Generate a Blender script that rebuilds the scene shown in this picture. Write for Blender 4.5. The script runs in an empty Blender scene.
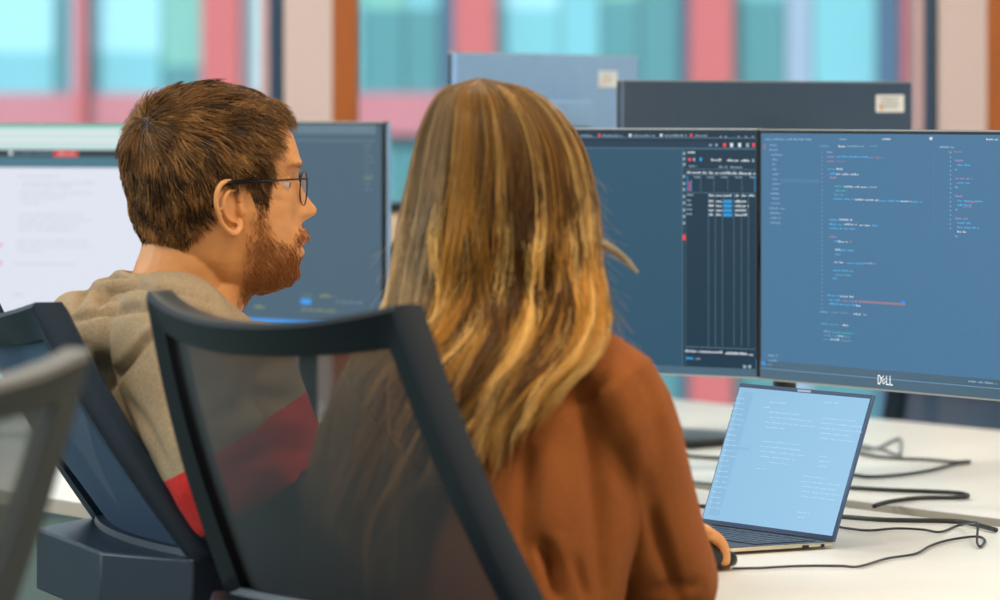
import bpy, bmesh, math, random
import numpy as np
from mathutils import Vector, Matrix
random.seed(7); RNG = np.random.default_rng(7)
SC = bpy.context.scene; COL = SC.collection
F = 4500.0; HY = 112.0; CZ = 1.30          # focal length in pixels, horizon row, camera height (m)
def P(px, py, d): return Vector(((px-500)*d/F, d, CZ-(py-HY)*d/F))
def onz(px, py, z=.742):                   # the point of a level surface seen at a pixel
    d = (CZ-z)*F/(py-HY); return Vector(((px-500)*d/F, d, z))
def lin(c):
    return tuple((v/255/12.92 if v/255 <= .04045 else ((v/255+.055)/1.055)**2.4) for v in c)
# ------------------------------------------------------------------ materials
def mat(name, rgb, rough=.5, metal=0, spec=.5, noise=0, nscale=40, bump=0, bscale=200, emit=None, sss=0, attr=None, coat=0, stretch=None):
    m = bpy.data.materials.new(name); m.use_nodes = True; nt = m.node_tree; b = nt.nodes['Principled BSDF']
    c = lin(rgb)+(1,)
    b.inputs['Base Color'].default_value = c; b.inputs['Roughness'].default_value = rough
    b.inputs['Metallic'].default_value = metal; b.inputs['Specular IOR Level'].default_value = spec
    b.inputs['Coat Weight'].default_value = coat; b.inputs['Coat Roughness'].default_value = .25
    if sss:
        b.inputs['Subsurface Weight'].default_value = sss; b.inputs['Subsurface Radius'].default_value = (.012, .005, .003); b.inputs['Subsurface Scale'].default_value = 1
    tc = nt.nodes.new('ShaderNodeTexCoord'); src = tc.outputs['Object']
    if stretch:
        mp = nt.nodes.new('ShaderNodeMapping'); mp.inputs['Scale'].default_value = stretch; nt.links.new(src, mp.inputs[0]); src = mp.outputs[0]
    last = None
    if attr:
        a = nt.nodes.new('ShaderNodeAttribute'); a.attribute_name = attr; last = a.outputs['Color']
    if noise:
        n = nt.nodes.new('ShaderNodeTexNoise'); n.inputs['Scale'].default_value = nscale; n.inputs['Detail'].default_value = 4; nt.links.new(src, n.inputs['Vector'])
        mx = nt.nodes.new('ShaderNodeMix'); mx.data_type = 'RGBA'; mx.blend_type = 'MULTIPLY'; mx.inputs[0].default_value = 1
        rp = nt.nodes.new('ShaderNodeMapRange'); rp.inputs[1].default_value = .3; rp.inputs[2].default_value = .7
        rp.inputs[3].default_value = 1-noise; rp.inputs[4].default_value = 1+noise
        nt.links.new(n.outputs[0], rp.inputs[0]); nt.links.new(rp.outputs[0], mx.inputs[7])
        if last: nt.links.new(last, mx.inputs[6])
        else: mx.inputs[6].default_value = c
        last = mx.outputs[2]
    if last: nt.links.new(last, b.inputs['Base Color'])
    if bump:
        n = nt.nodes.new('ShaderNodeTexNoise'); n.inputs['Scale'].default_value = bscale; nt.links.new(src, n.inputs['Vector'])
        bp = nt.nodes.new('ShaderNodeBump'); bp.inputs['Strength'].default_value = bump; bp.inputs['Distance'].default_value = .002
        nt.links.new(n.outputs[0], bp.inputs['Height']); nt.links.new(bp.outputs[0], b.inputs['Normal'])
    if emit:
        b.inputs['Emission Color'].default_value = tuple(emit)+(1,); b.inputs['Emission Strength'].default_value = 1
    return m
def glow(name, rgb, k=1.0, rough=.22):     # a lit screen pixel colour
    e = tuple(v*k for v in lin(rgb)); return mat(name, (6, 8, 10), rough, emit=e, spec=.35)
def veil(name, rgb, alpha_face, alpha_graze, rough=.7):   # woven mesh or glass: partly see-through
    m = bpy.data.materials.new(name); m.use_nodes = True; nt = m.node_tree; b = nt.nodes['Principled BSDF']
    b.inputs['Base Color'].default_value = lin(rgb)+(1,); b.inputs['Roughness'].default_value = rough
    tr = nt.nodes.new('ShaderNodeBsdfTransparent'); mx = nt.nodes.new('ShaderNodeMixShader'); lw = nt.nodes.new('ShaderNodeLayerWeight')
    mr = nt.nodes.new('ShaderNodeMapRange'); lw.inputs[0].default_value = .5
    mr.inputs[3].default_value = alpha_face; mr.inputs[4].default_value = alpha_graze
    nt.links.new(lw.outputs['Facing'], mr.inputs[0]); nt.links.new(mr.outputs[0], mx.inputs[0])
    nt.links.new(tr.outputs[0], mx.inputs[1]); nt.links.new(b.outputs[0], mx.inputs[2])
    nt.links.new(mx.outputs[0], nt.nodes['Material Output'].inputs[0]); return m
# ------------------------------------------------------------------ mesh building
class MB:
    def __init__(s): s.v = []; s.f = []; s.m = []
    def add(s, vs, fs, mi=0):
        o = len(s.v); s.v += [tuple(v) for v in vs]; s.f += [tuple(i+o for i in f) for f in fs]; s.m += [mi]*len(fs)
    def box(s, c, size, M=None, mi=0, bev=0):
        bm = bmesh.new(); bmesh.ops.create_cube(bm, size=1)
        for v in bm.verts: v.co = Vector((v.co.x*size[0], v.co.y*size[1], v.co.z*size[2]))
        if bev: bmesh.ops.bevel(bm, geom=bm.edges[:], offset=bev, segments=2, profile=.5, affect='EDGES')
        for v in bm.verts: v.co = v.co+Vector(c)
        if M: bm.transform(M)
        bm.verts.index_update(); s.add([v.co.copy() for v in bm.verts], [[v.index for v in f.verts] for f in bm.faces], mi); bm.free()
    def prism(s, poly, z0, z1, M=None, mi=0, axis='z'):   # polygon extruded
        n = len(poly)
        if axis == 'z': vs = [Vector((x, y, z0)) for x, y in poly]+[Vector((x, y, z1)) for x, y in poly]
        elif axis == 'y': vs = [Vector((x, z0, y)) for x, y in poly]+[Vector((x, z1, y)) for x, y in poly]
        else: vs = [Vector((z0, x, y)) for x, y in poly]+[Vector((z1, x, y)) for x, y in poly]
        if M: vs = [M @ v for v in vs]
        s.add(vs, [list(range(n))[::-1], list(range(n, 2*n))]+[[i, (i+1) % n, n+(i+1) % n, n+i] for i in range(n)], mi)
    def quad(s, a, b, c, d, mi=0): s.add([a, b, c, d], [[0, 1, 2, 3]], mi)
    def tube(s, pts, ra, rb=None, side=None, n=12, mi=0, sub=4, power=2.0):
        """closed lofted tube along a smooth path; ra radius along 'side', rb across it"""
        pts = [Vector(p) for p in pts]; k = len(pts)
        ra = list(ra) if hasattr(ra, '__len__') else [ra]*k
        rb = ra if rb is None else (list(rb) if hasattr(rb, '__len__') else [rb]*k)
        def cr(a, i, t):
            g = lambda j: a[max(0, min(k-1, j))]
            p0, p1, p2, p3 = g(i-1), g(i), g(i+1), g(i+2)
            return .5*((2*p1)+(p2-p0)*t+(2*p0-5*p1+4*p2-p3)*t*t+(3*p1-p0-3*p2+p3)*t*t*t)
        Q = []; A = []; B = []
        for i in range(k-1):
            for j in range(sub):
                t = j/sub; Q.append(cr(pts, i, t)); A.append(max(1e-5, cr(ra, i, t))); B.append(max(1e-5, cr(rb, i, t)))
        Q.append(pts[-1]); A.append(ra[-1]); B.append(rb[-1])
        o = len(s.v); prev = None; N = len(Q)
        for i in range(N):
            T = (Q[min(i+1, N-1)]-Q[max(i-1, 0)]).normalized()
            if side is not None: S = (Vector(side)-T*T.dot(Vector(side))).normalized()
            elif prev is None:
                S = T.orthogonal().normalized()
            else: S = (prev-T*T.dot(prev)).normalized()
            prev = S; U = T.cross(S)
            for j in range(n):
                a = 2*math.pi*j/n; c, d = math.cos(a), math.sin(a)
                c = math.copysign(abs(c)**(2/power), c); d = math.copysign(abs(d)**(2/power), d)
                s.v.append(tuple(Q[i]+S*(A[i]*c)+U*(B[i]*d)))
        for i in range(N-1):
            for j in range(n):
                s.f.append((o+i*n+j, o+i*n+(j+1) % n, o+(i+1)*n+(j+1) % n, o+(i+1)*n+j)); s.m.append(mi)
        for e, q, sg in ((0, Q[0]-(Q[1]-Q[0]).normalized()*min(A[0], B[0])*.5, 1), (N-1, Q[-1]+(Q[-1]-Q[-2]).normalized()*min(A[-1], B[-1])*.5, 0)):
            c = len(s.v); s.v.append(tuple(q))
            for j in range(n):
                t = (c, o+e*n+(j+1) % n, o+e*n+j) if sg else (c, o+e*n+j, o+e*n+(j+1) % n)
                s.f.append(t); s.m.append(mi)
    def ball(s, c, r, M=None, mi=0, n=16):
        bm = bmesh.new(); bmesh.ops.create_uvsphere(bm, u_segments=n, v_segments=n//2+2, radius=1)
        r = r if hasattr(r, '__len__') else (r, r, r)
        for v in bm.verts: v.co = Vector((v.co.x*r[0]+c[0], v.co.y*r[1]+c[1], v.co.z*r[2]+c[2]))
        if M: bm.transform(M)
        bm.verts.index_update(); s.add([v.co.copy() for v in bm.verts], [[v.index for v in f.verts] for f in bm.faces], mi); bm.free()
    def cyl(s, a, b, r, r2=None, n=24, mi=0):
        s.tube([a, b], [r, r2 if r2 else r], n=n, mi=mi, sub=1)
    def mesh(s, name='m'):
        me = bpy.data.meshes.new(name); me.from_pydata(s.v, [], s.f); me.polygons.foreach_set('material_index', s.m); me.update(); return me
    def build(s, name, mats, parent=None, smooth=35, label=None, M=None):
        me = s.mesh(name); return link(name, me, mats, parent, smooth, label, M)
def link(name, me, mats, parent=None, smooth=35, label=None, M=None):
    for m in (mats if isinstance(mats, (list, tuple)) else [mats]): me.materials.append(m)
    bm = bmesh.new(); bm.from_mesh(me)
    if M: bm.transform(M)
    if len(bm.faces) < 60000: bmesh.ops.recalc_face_normals(bm, faces=bm.faces[:])
    bm.to_mesh(me); bm.free()
    if smooth:
        me.shade_smooth()
        if smooth < 180: me.set_sharp_from_angle(angle=math.radians(smooth))
    me.name = name
    o = bpy.data.objects.new(name, me); COL.objects.link(o)
    if parent: o.parent = parent; o.matrix_parent_inverse = Matrix()
    if label: o['label'] = label
    return o
def thing(name, label, cat, loc=(0, 0, 0), rz=0, group=None):
    o = bpy.data.objects.new(name, None); COL.objects.link(o); o.location = loc; o.rotation_euler = (0, 0, rz)
    o.empty_display_size = .05; return tag(o, label, cat, group)
def tag(o, label, cat, group=None):
    o['label'] = label; o['category'] = cat
    if group: o['group'] = group
    return o
def struct(o): o['kind'] = 'structure'; return o
def union(mb, voxel, smooth=4, fac=.5):
    """merge intersecting closed shapes into one continuous skin"""
    me = mb.mesh('tmp'); o = bpy.data.objects.new('tmp', me); COL.objects.link(o)
    r = o.modifiers.new('r', 'REMESH'); r.mode = 'VOXEL'; r.voxel_size = voxel; r.adaptivity = 0
    if smooth: s = o.modifiers.new('s', 'SMOOTH'); s.iterations = smooth; s.factor = fac
    dg = bpy.context.evaluated_depsgraph_get(); dg.update()
    out = bpy.data.meshes.new_from_object(o.evaluated_get(dg)); bpy.data.objects.remove(o); bpy.data.meshes.remove(me)
    out.materials.clear(); return out
def co(me):
    a = np.empty(len(me.vertices)*3); me.vertices.foreach_get('co', a); return a.reshape(-1, 3)
def setco(me, a): me.vertices.foreach_set('co', a.ravel()); me.update()
def normals(me):
    a = np.empty(len(me.vertices)*3); me.vertex_normals.foreach_get('vector', a); return a.reshape(-1, 3)
def strands(name, Pn, R, Cc, m, parent, label=None, extra=None):
    """Pn (N,K,3) strand points, R (N,K) radii, Cc (N,K,3) colours -> one mesh of thin three-sided hairs; extra=(verts, faces, cols) under-layer"""
    N, K, _ = Pn.shape
    T = np.gradient(Pn, axis=1); T /= np.linalg.norm(T, axis=2, keepdims=True)+1e-9
    A = np.zeros_like(T); a0 = np.cross(T[:, 0], np.where(np.abs(T[:, 0, 2:3]) > .7, np.array([1., .3, 0]), np.array([0, 0, 1.]))); a0 /= np.linalg.norm(a0, axis=1, keepdims=True)+1e-9; A[:, 0] = a0
    for q in range(1, K):
        a0 = a0-T[:, q]*np.sum(a0*T[:, q], 1)[:, None]; a0 /= np.linalg.norm(a0, axis=1, keepdims=True)+1e-9; A[:, q] = a0
    B = np.cross(T, A)
    V = np.stack([Pn+R[..., None]*(math.cos(a)*A+math.sin(a)*B) for a in (0, 2.094, 4.189)], axis=2)   # N,K,3,3
    V = V.reshape(-1, 3); C3 = np.repeat(Cc.reshape(-1, 3), 3, axis=0)
    base = (np.arange(N)[:, None]*K+np.arange(K-1)[None])*3
    fs = [np.stack([base+j, base+(j+1) % 3, base+3+(j+1) % 3, base+3+j], -1).reshape(-1, 4) for j in range(3)]
    Fq = np.concatenate(fs); polys = Fq
    nv = len(V); ev = None
    if extra is not None:
        ev, ef, ec = extra; V = np.concatenate([V, ev]); C3 = np.concatenate([C3, ec])
    me = bpy.data.meshes.new(name); me.vertices.add(len(V)); me.vertices.foreach_set('co', V.ravel().astype(np.float32))
    loops = polys.ravel(); tot = np.full(len(polys), 4)
    if extra is not None:
        loops = np.concatenate([loops]+[np.array(f)+nv for f in ef]); tot = np.concatenate([tot, np.array([len(f) for f in ef])])
    me.loops.add(len(loops)); me.loops.foreach_set('vertex_index', loops.astype(np.int32))
    me.polygons.add(len(tot)); st = np.concatenate([[0], np.cumsum(tot)[:-1]])
    me.polygons.foreach_set('loop_start', st.astype(np.int32)); me.polygons.foreach_set('loop_total', tot.astype(np.int32))
    me.update(calc_edges=True); me.validate()
    ca = me.color_attributes.new('Col', 'FLOAT_COLOR', 'POINT')
    ca.data.foreach_set('color', np.concatenate([C3, np.ones((len(C3), 1))], 1).ravel().astype(np.float32))
    me.materials.append(m); me.shade_smooth()
    o = bpy.data.objects.new(name, me); COL.objects.link(o); o.parent = parent
    if label: o['label'] = label
    return o
def smoothnoise(p, sc, seed=0):            # cheap smooth pseudo-noise in [-1,1]
    r = np.random.default_rng(seed); out = 0
    for i in range(5):
        k = r.normal(size=3)*sc; out = out+np.sin(p@k+r.uniform(0, 6.28))
    return out/3
# ------------------------------------------------------------------ palette
M_white = mat('desk_laminate', (232, 232, 228), .35, noise=.02, nscale=8)
M_edge = mat('desk_edge', (196, 180, 158), .5)
M_steel = mat('powder_coated_steel', (150, 155, 158), .4, .3)
M_silver = mat('brushed_silver', (176, 172, 160), .35, .7)
M_black = mat('black_plastic', (16, 18, 20), .45)
M_blackg = mat('gloss_black', (10, 12, 14), .2)
M_chair = mat('chair_frame_plastic', (13, 21, 29), .38, spec=.5, bump=.1, bscale=900)  # black frame; window reflections put into the colour as a blue tint
M_chair_lit = mat('chair_frame_lit_copy', (94, 90, 84), .4)  # lighter copy of the chair plastic: light on the nearest frame painted in
M_meshb = veil('blue_grey_weave', (66, 88, 112), .93, 1.0)
M_meshg = veil('grey_weave', (112, 112, 104), .72, .9)
M_chairb = mat('chair_frame_blue_grey', (30, 43, 56), .35)
M_mesh = veil('chair_mesh_weave', (66, 70, 70), .70, .97)
M_cable = mat('black_cable', (28, 30, 26), .45)
M_cableg = mat('grey_cable', (120, 130, 134), .4)
M_mon = mat('monitor_back_plastic', (134, 170, 208), .42, noise=.03)  # blue of the cool light on the backs put into the colour
M_mond = mat('monitor_dark_back_plastic', (54, 72, 92), .4, noise=.03)  # dark back, its bluish cast of cool light also in the colour
M_gold = mat('champagne_aluminium', (214, 200, 172), .3, .7)
M_paint = mat('pier_paint', (226, 200, 192), .7)
M_wood = mat('orange_wood', (178, 92, 20), .5, noise=.12, nscale=14, stretch=(6, 6, .6))
M_navy = mat('navy_metal', (36, 66, 92), .4)
M_pink = mat('jamb_paint', (214, 176, 176), .6)
M_floor = mat('floor_carpet', (104, 122, 120), .95, noise=.15, nscale=300, bump=.4, bscale=600)
M_skin = mat('skin', (218, 150, 88), .48, noise=.07, nscale=60, bump=.15, bscale=900, sss=.12)
M_white2 = mat('white_print', (240, 240, 236), .5)
# ------------------------------------------------------------------ camera
cam = bpy.data.cameras.new('camera'); camo = bpy.data.objects.new('camera', cam); COL.objects.link(camo); SC.camera = camo
camo.location = (0, 0, CZ); camo.rotation_euler = (math.pi/2, 0, 0)
cam.sensor_width = 36; cam.lens = F/1000*36; cam.shift_y = -(300-HY)/1000; cam.clip_start = .1; cam.clip_end = 200
cam.dof.use_dof = True; cam.dof.focus_distance = 5.85; cam.dof.aperture_fstop = 4.5; cam.dof.aperture_blades = 9
# ------------------------------------------------------------------ setting
U = Vector((.529, -.849, 0)); N = Vector((.849, .529, 0))     # along the desks / away from the sitters
b = MB(); b.box((0, 4.5, -.05), (24, 15.5, .1)); struct(b.build('floor', M_floor, smooth=0))
WY = 10.0; per = 650*WY/F
b = MB(); b2 = []
ZT, ZB = 2.9, 0
b = MB()
for k in range(-6, 6):
    x0 = (288-500)*WY/F+k*per; b.box((x0+.0475, WY+.06, (ZT+ZB)/2), (.107, .26, ZT-ZB))
b.box((0, WY+.1, ZT+.15), (18, .3, .3)); b.box((0, WY+.1, .06), (18, .28, .12))
struct(b.build('wall_back', M_paint, smooth=0))
b = MB(); b.box((0, WY-.16, .225), (18, .14, .45)); b.box((0, WY-.17, .462), (18, .18, .024)); struct(b.build('trim_1', mat('sill_cladding', (122, 142, 138), .7), smooth=0))
M_glass = veil('window_glass', (200, 230, 236), .04, .5, .02)
for k in range(-6, 6):
    x0 = (332-500)*WY/F+k*per; gx0 = x0+.058; gx1 = x0+(912-332)*WY/F
    b = MB(); b.box((x0+.029, WY-.0, (ZT+ZB)/2), (.058, .14, ZT-ZB), bev=.003); f = struct(b.build('window_%d' % (k+7), M_wood, smooth=0))
    b = MB(); b.box((gx1+.011, WY, (ZT+ZB)/2), (.022, .12, ZT-ZB)); b.build('window_jamb', M_pink, f, 0)
    b = MB(); b.box((gx1+.034, WY-.01, (ZT+ZB)/2), (.025, .12, ZT-ZB)); b.build('window_profile', M_navy, f, 0)
    b = MB(); b.box(((gx0+gx1)/2, WY+.05, ZT-.03), (gx1-gx0, .06, .06)); b.box(((gx0+gx1)/2, WY+.05, .15), (gx1-gx0, .06, .06)); b.build('window_rail', M_navy, f, 0)
    b = MB(); b.box(((gx0+gx1)/2, WY+.05, (ZT+.15)/2), (gx1-gx0, .008, ZT-.25)); b.build('window_pane', M_glass, f, 0)
b = MB(); b.box((0, 4.5, 3.22), (24, 15.5, .1)); struct(b.build('ceiling', mat('ceiling_paint', (232, 228, 220), .9), smooth=0))
# the building across the street
FY = 24.0; fm = FY/F
sun = bpy.data.lights.new('sun', 'SUN'); sun.energy = 3.2; sun.color = (1, .95, .88); sun.angle = .02; so = bpy.data.objects.new('sun', sun); COL.objects.link(so); so.rotation_euler = (math.radians(58), 0, math.radians(-14))
fac = thing('neighbouring_building', 'cyan glass office block with pink red columns seen through the windows', 'building', (0, FY, -3))
def fx(px): return (px-500)*fm
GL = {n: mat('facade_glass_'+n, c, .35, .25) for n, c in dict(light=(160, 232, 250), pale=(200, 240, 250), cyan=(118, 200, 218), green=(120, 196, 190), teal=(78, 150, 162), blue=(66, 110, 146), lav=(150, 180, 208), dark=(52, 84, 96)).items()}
M_red = mat('facade_red_column', (186, 92, 98), .6); M_rose = mat('facade_rose_band', (184, 120, 136), .6)
mw = mat('ground', (150, 150, 145), .9)
pan = [(-40, 55, 'light', 1.62), (55, 68, 'teal', 0), (68, 80, 'lav', 0), (90, 162, 'light', 1.62), (162, 205, 'green', 1.55), (243, 290, 'pale', 0), (290, 362, 'cyan', 0), (362, 405, 'green', 1.85), (405, 440, 'cyan', 1.85),
       (440, 455, 'blue', 0), (495, 560, 'light', 1.85), (560, 600, 'cyan', 0), (600, 640, 'green', 1.9), (640, 680, 'teal', 0), (680, 688, 'blue', 0), (730, 785, 'cyan', 1.9), (785, 812, 'lav', 0), (812, 876, 'cyan', 0), (876, 900, 'blue', 0)]
redc = [(80, 90), (205, 243), (455, 495), (688, 730), (900, 914)]
for rep in range(-4, 4):
    off = rep*954
    for x0, x1, c, zs in pan:
        a, bb = fx(x0+off), fx(x1+off)
        lo = {'light': 'cyan', 'green': 'teal', 'cyan': 'teal'}.get(c, c)  # lower tier darker: a reflection in the glass painted as colour
        if rep != 0 and x1-x0 < 30: continue
        b = MB()
        b.box(((a+bb)/2, 0, 3+(1.17-3)/2+0), (bb-a-.01, .06, 4.17), mi=1)
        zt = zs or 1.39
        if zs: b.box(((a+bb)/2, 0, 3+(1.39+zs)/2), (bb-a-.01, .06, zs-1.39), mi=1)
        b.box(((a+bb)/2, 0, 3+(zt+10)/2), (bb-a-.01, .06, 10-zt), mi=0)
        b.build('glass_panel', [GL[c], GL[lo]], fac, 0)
    for x0, x1 in redc:
        a, bb = fx(x0+off), fx(x1+off); b = MB(); b.box(((a+bb)/2, -.12, 6.5), (bb-a, .35, 13)); b.build('column', M_red, fac, 0)
for z0, z1 in ((1.18, 1.40), (4.6, 4.8), (-2.2, -2.0)):
    b = MB(); b.box((fx(500), -.05, 3+(z0+z1)/2), (40, .2, z1-z0)); b.build('floor_band', M_rose, fac, 0)
b = MB(); b.box((0, .4, 6.5), (42, .6, 13)); b.build('wall', mat('facade_core', (70, 80, 86), .8), fac, 0)
b = MB(); b.box((0, 22, -3.1), (80, 23, .2)); struct(b.build('ground', mw, smooth=0))
# ------------------------------------------------------------------ desks
def desk(name, label, edge_pt, w0, w1, s0, s1, group):
    """edge_pt on one long edge; w0..w1 across (N), s0..s1 along (U)"""
    o = thing(name, label, 'desk', (edge_pt.x, edge_pt.y, 0), 0, group)
    R = Matrix(((U.x, N.x, 0, 0), (U.y, N.y, 0, 0), (0, 0, 1, 0), (0, 0, 0, 1)))
    b = MB(); b.box(((s0+s1)/2, (w0+w1)/2, .7285), (s1-s0, w1-w0, .023), R, bev=.002); b.build('desk_top', M_white, o, 30)
    b = MB()
    for w, e in ((w0, -1), (w1, 1)): b.box(((s0+s1)/2, w+e*.0006, .728), (s1-s0-.01, .0012, .02), R)
    b.build('edge_band', M_edge, o, 0)
    for s in (s0+.12, s1-.12):
        for w in (w0+.08, w1-.08):
            b = MB(); b.box((s, w, .358), (.05, .05, .715), R, bev=.004); b.build('leg', M_steel, o)
    b = MB(); b.box(((s0+s1)/2, (w0+w1)/2, .69), (s1-s0-.3, .06, .04), R)
    for s in (s0+.12, s1-.12): b.box((s, (w0+w1)/2, .69), (.05, w1-w0-.2, .04), R)
    b.build('frame', M_steel, o); return o
desk('desk', 'long white desk the woman and the man sit at, laptop on it', Vector((.585, 6.22, 0)), -.88, 0, -3.4, 2.0, None)
desk('desk', 'white desk on the far side of the cable gap, carrying loose black cables', Vector((.585, 6.22, 0))+N*.085, 0, 1.06, -2.6, 1.6, None)
# ------------------------------------------------------------------ monitors
def rotz_of(u): return math.atan2(u.y, u.x)
MW, MH = .611, .357
def monitor(label, right_bottom, ax, tilt=0, screen=True, back=None, group=None, mirror=False, chin=.026):
    """right_bottom: world point of the lower right corner seen from the screen side; ax: unit vector along the screen to the right"""
    c = right_bottom-ax*MW/2
    o = thing('computer_monitor', label, 'monitor', c, rotz_of(ax), group)
    back = back or M_mon
    b = MB(); b.box((0, .008, MH/2), (MW, .012, MH), bev=.003); b.box((0, .024, MH/2-.055), (MW*.7, .026, MH*.5), bev=.01); b.box((0, .042, MH/2), (.17, .02, .2), bev=.006)
    b.build('housing', [back], o)
    b = MB(); b.box((0, .0, MH/2), (MW, .007, MH), bev=.001); b.build('bezel', M_black, o)
    b = MB(); b.box((0, .002, MH+.0006), (MW, .012, .0022)); b.build('top_strip', M_silver, o, 0)
    b = MB(); b.box((0, .002, -.0006), (MW, .012, .0026)); b.build('bottom_strip', M_silver, o, 0)
    b = MB(); b.box((0, -.0035, MH/2), (MW-.003, .001, MH-.003)); b.build('front_glass', mat('front_plastic', (12, 20, 26), .3), o, 0)
    b = MB(); b.box((0, -.0037, .0135), (MW-.004, .0008, .026)); b.build('chin', mat('chin_plastic_haze', (66, 100, 124), .35), o, 0)  # dark chin with a haze of reflected light put into its colour
    return o
def screen_part(o, px_fn, base, quads, mats, name='screen', inset=(.004, .004, .0045, .0265), yoff=-.0042):
    l, r, t, bt = inset; b = MB()
    b.quad((-MW/2+l, yoff, bt), (MW/2-r, yoff, bt), (MW/2-r, yoff, MH-t), (-MW/2+l, yoff, MH-t), 0)
    for (x0, x1, z0, z1, mi, lay) in quads:
        y = yoff-.00015*(lay+1); x0 = max(x0, -MW/2+l); x1 = min(x1, MW/2-r)
        if x1 > x0: b.quad((x0, y, z0), (x1, y, z0), (x1, y, z1), (x0, y, z1), mi)
    me = b.mesh(name)
    for m in [base]+mats: me.materials.append(m)
    s = bpy.data.objects.new(name, me); COL.objects.link(s); s.parent = o; return s
class Scr:
    """maps picture rows/columns onto a screen's own surface, and lays type-like marks on it"""
    def __init__(s, o, tilt=None): s.W = Matrix.Translation(o.location) @ Matrix.Rotation(o.rotation_euler.z, 4, 'Z'); s.W = s.W @ tilt if tilt else s.W; s.I = s.W.inverted(); s.q = []; s.r = random.Random(3)
    def at(s, px, py):
        a = s.I @ Vector((0, 0, CZ)); d = s.I.to_3x3() @ Vector(((px-500)/F, 1, -(py-HY)/F)); t = -a.y/d.y; p = a+d*t; return p.x, p.z
    def rect(s, x0, y0, x1, y1, mi, lay=0):
        (a, z1), (bx, _) = s.at(x0, y0), s.at(x1, y0); _, z0 = s.at(x0, y1); s.q.append((a, bx, z0, z1, mi, lay))
    def text(s, x0, y, ln, mi, h=2.2, lay=1, word=(3, 9)):
        a, z = s.at(x0, y); bx, _ = s.at(x0+ln, y); _, z2 = s.at(x0, y+h); h = z-z2; pw = (bx-a)/ln; x = a
        while x < bx:
            k = s.r.randint(*word)
            for i in range(k):
                if x > bx: break
                w = pw*s.r.choice((.7, .9, 1.1)); hh = h*s.r.choice((.5, .55, .6, .85)); s.q.append((x, x+w, z-h*.85, z-h*.85+hh, mi, lay)); x += w+pw*.45
            x += pw*1.3
# --- right monitor (code editor)
RB = P(762, 130, 6.47)
mr_top = RB.z; zb = mr_top-MH
r_right = Vector((RB.x, RB.y, zb))+Vector((.515, -.857, 0))*MW
mR = monitor('dark framed monitor showing a code editor, right beside the browser monitor', r_right, Vector((.515, -.857, 0)))
G = dict(base=glow('editor_blue', (70, 116, 152), 1.0))
ink = [glow('ink_white', (205, 214, 222)), glow('ink_blue', (84, 176, 232)), glow('ink_pink', (168, 136, 172)), glow('ink_green', (70, 180, 185)), glow('ink_grey', (140, 172, 198)), glow('ink_red', (148, 122, 138)), glow('ink_accent', (60, 140, 225)), glow('ink_line', (108, 150, 182)), glow('ink_panel', (80, 124, 160))]
W_, B_, K_, G_, Y_, R_, A_, L_, N_ = range(1, 10)
s = Scr(mR)
s.text(768, 138, 46, Y_, 2.2); s.text(842, 138, 8, Y_); s.text(885, 138, 9, W_, 2.2); s.rect(932, 137, 935, 140, W_); s.text(989, 138, 11, W_, 2.6)
s.rect(766, 144, 768, 146, R_); s.rect(766, 147, 768, 149, R_)
for i, (x, l) in enumerate([(772, 7), (772, 8), (774, 11), (775, 5), (775, 3), (775, 4), (775, 6), (775, 5), (775, 7), (775, 6), (773, 9), (775, 6), (774, 8), (772, 15), (773, 10), (773, 10), (773, 10)]): s.text(x, 144+i*4.85, l, Y_, 2, word=(6, 12))
s.text(823, 145, 9, L_); s.text(841, 145, 6, W_, 2.6); s.text(850, 145, 16, Y_); s.text(872, 145, 9, L_)
s.rect(783, 178.6, 822, 182, N_)
code = [(829, 151, 7, Y_), (830, 155.5, 7, K_), (839, 155.5, 33, B_), (872, 156.5, 14, R_), (830, 160, 6, K_), (839, 160, 8, R_),
        (830, 168, 7, B_), (839, 168, 7, W_), (832, 172.5, 6, B_), (839, 173, 22, W_), (833, 176.5, 6, K_),
        (837, 185, 9, G_), (847, 185.5, 22, W_), (870, 186, 10, Y_), (838, 189.5, 12, G_), (837, 193.5, 9, G_), (836, 197.5, 20, B_), (858, 198.5, 22, W_), (880, 199.5, 22, B_), (903, 200, 10, W_), (914, 200.6, 10, B_),
        (832, 218.5, 9, B_), (842, 218.5, 12, W_), (832, 223, 14, B_), (847, 223, 12, W_), (862, 224, 10, W_), (875, 224.5, 7, B_), (832, 227, 13, B_), (847, 227.5, 11, B_),
        (832, 235.5, 7, K_), (837, 240, 5, B_), (841, 240.5, 9, W_), (851, 240.5, 4, R_), (838, 248.5, 5, W_), (843, 249, 14, B_), (838, 253, 4, B_),
        (837, 261, 10, W_), (849, 261.8, 16, B_), (866, 262, 12, Y_), (836, 269, 20, B_), (838, 273.5, 16, G_), (835, 277, 5, B_),
        (830, 294, 12, B_), (843, 295, 13, W_), (832, 298.5, 12, B_), (846, 299.5, 16, K_), (832, 302.5, 14, B_), (848, 303.5, 12, B_), (859, 304.5, 4, W_),
        (823, 310.5, 8, Y_), (834, 311, 18, L_), (856, 312.8, 8, W_), (866, 313.5, 5, Y_), (824, 322.5, 16, G_), (845, 324, 6, W_), (826, 330, 7, Y_), (835, 331, 21, G_), (827, 334, 26, L_), (841, 334.5, 4, W_), (833, 338, 9, W_), (826, 338, 28, L_)]
for x, y, l, c in code: s.text(x, y, l, c, 2.1, word=(3, 7))
s.rect(862, 300.4, 908, 302.6, R_, 0); s.rect(904, 300.6, 908, 303.4, A_, 2)
for i in range(38): s.rect(824, 152+i*4.2, 825.2, 153.2+i*4.2, L_)
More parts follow.
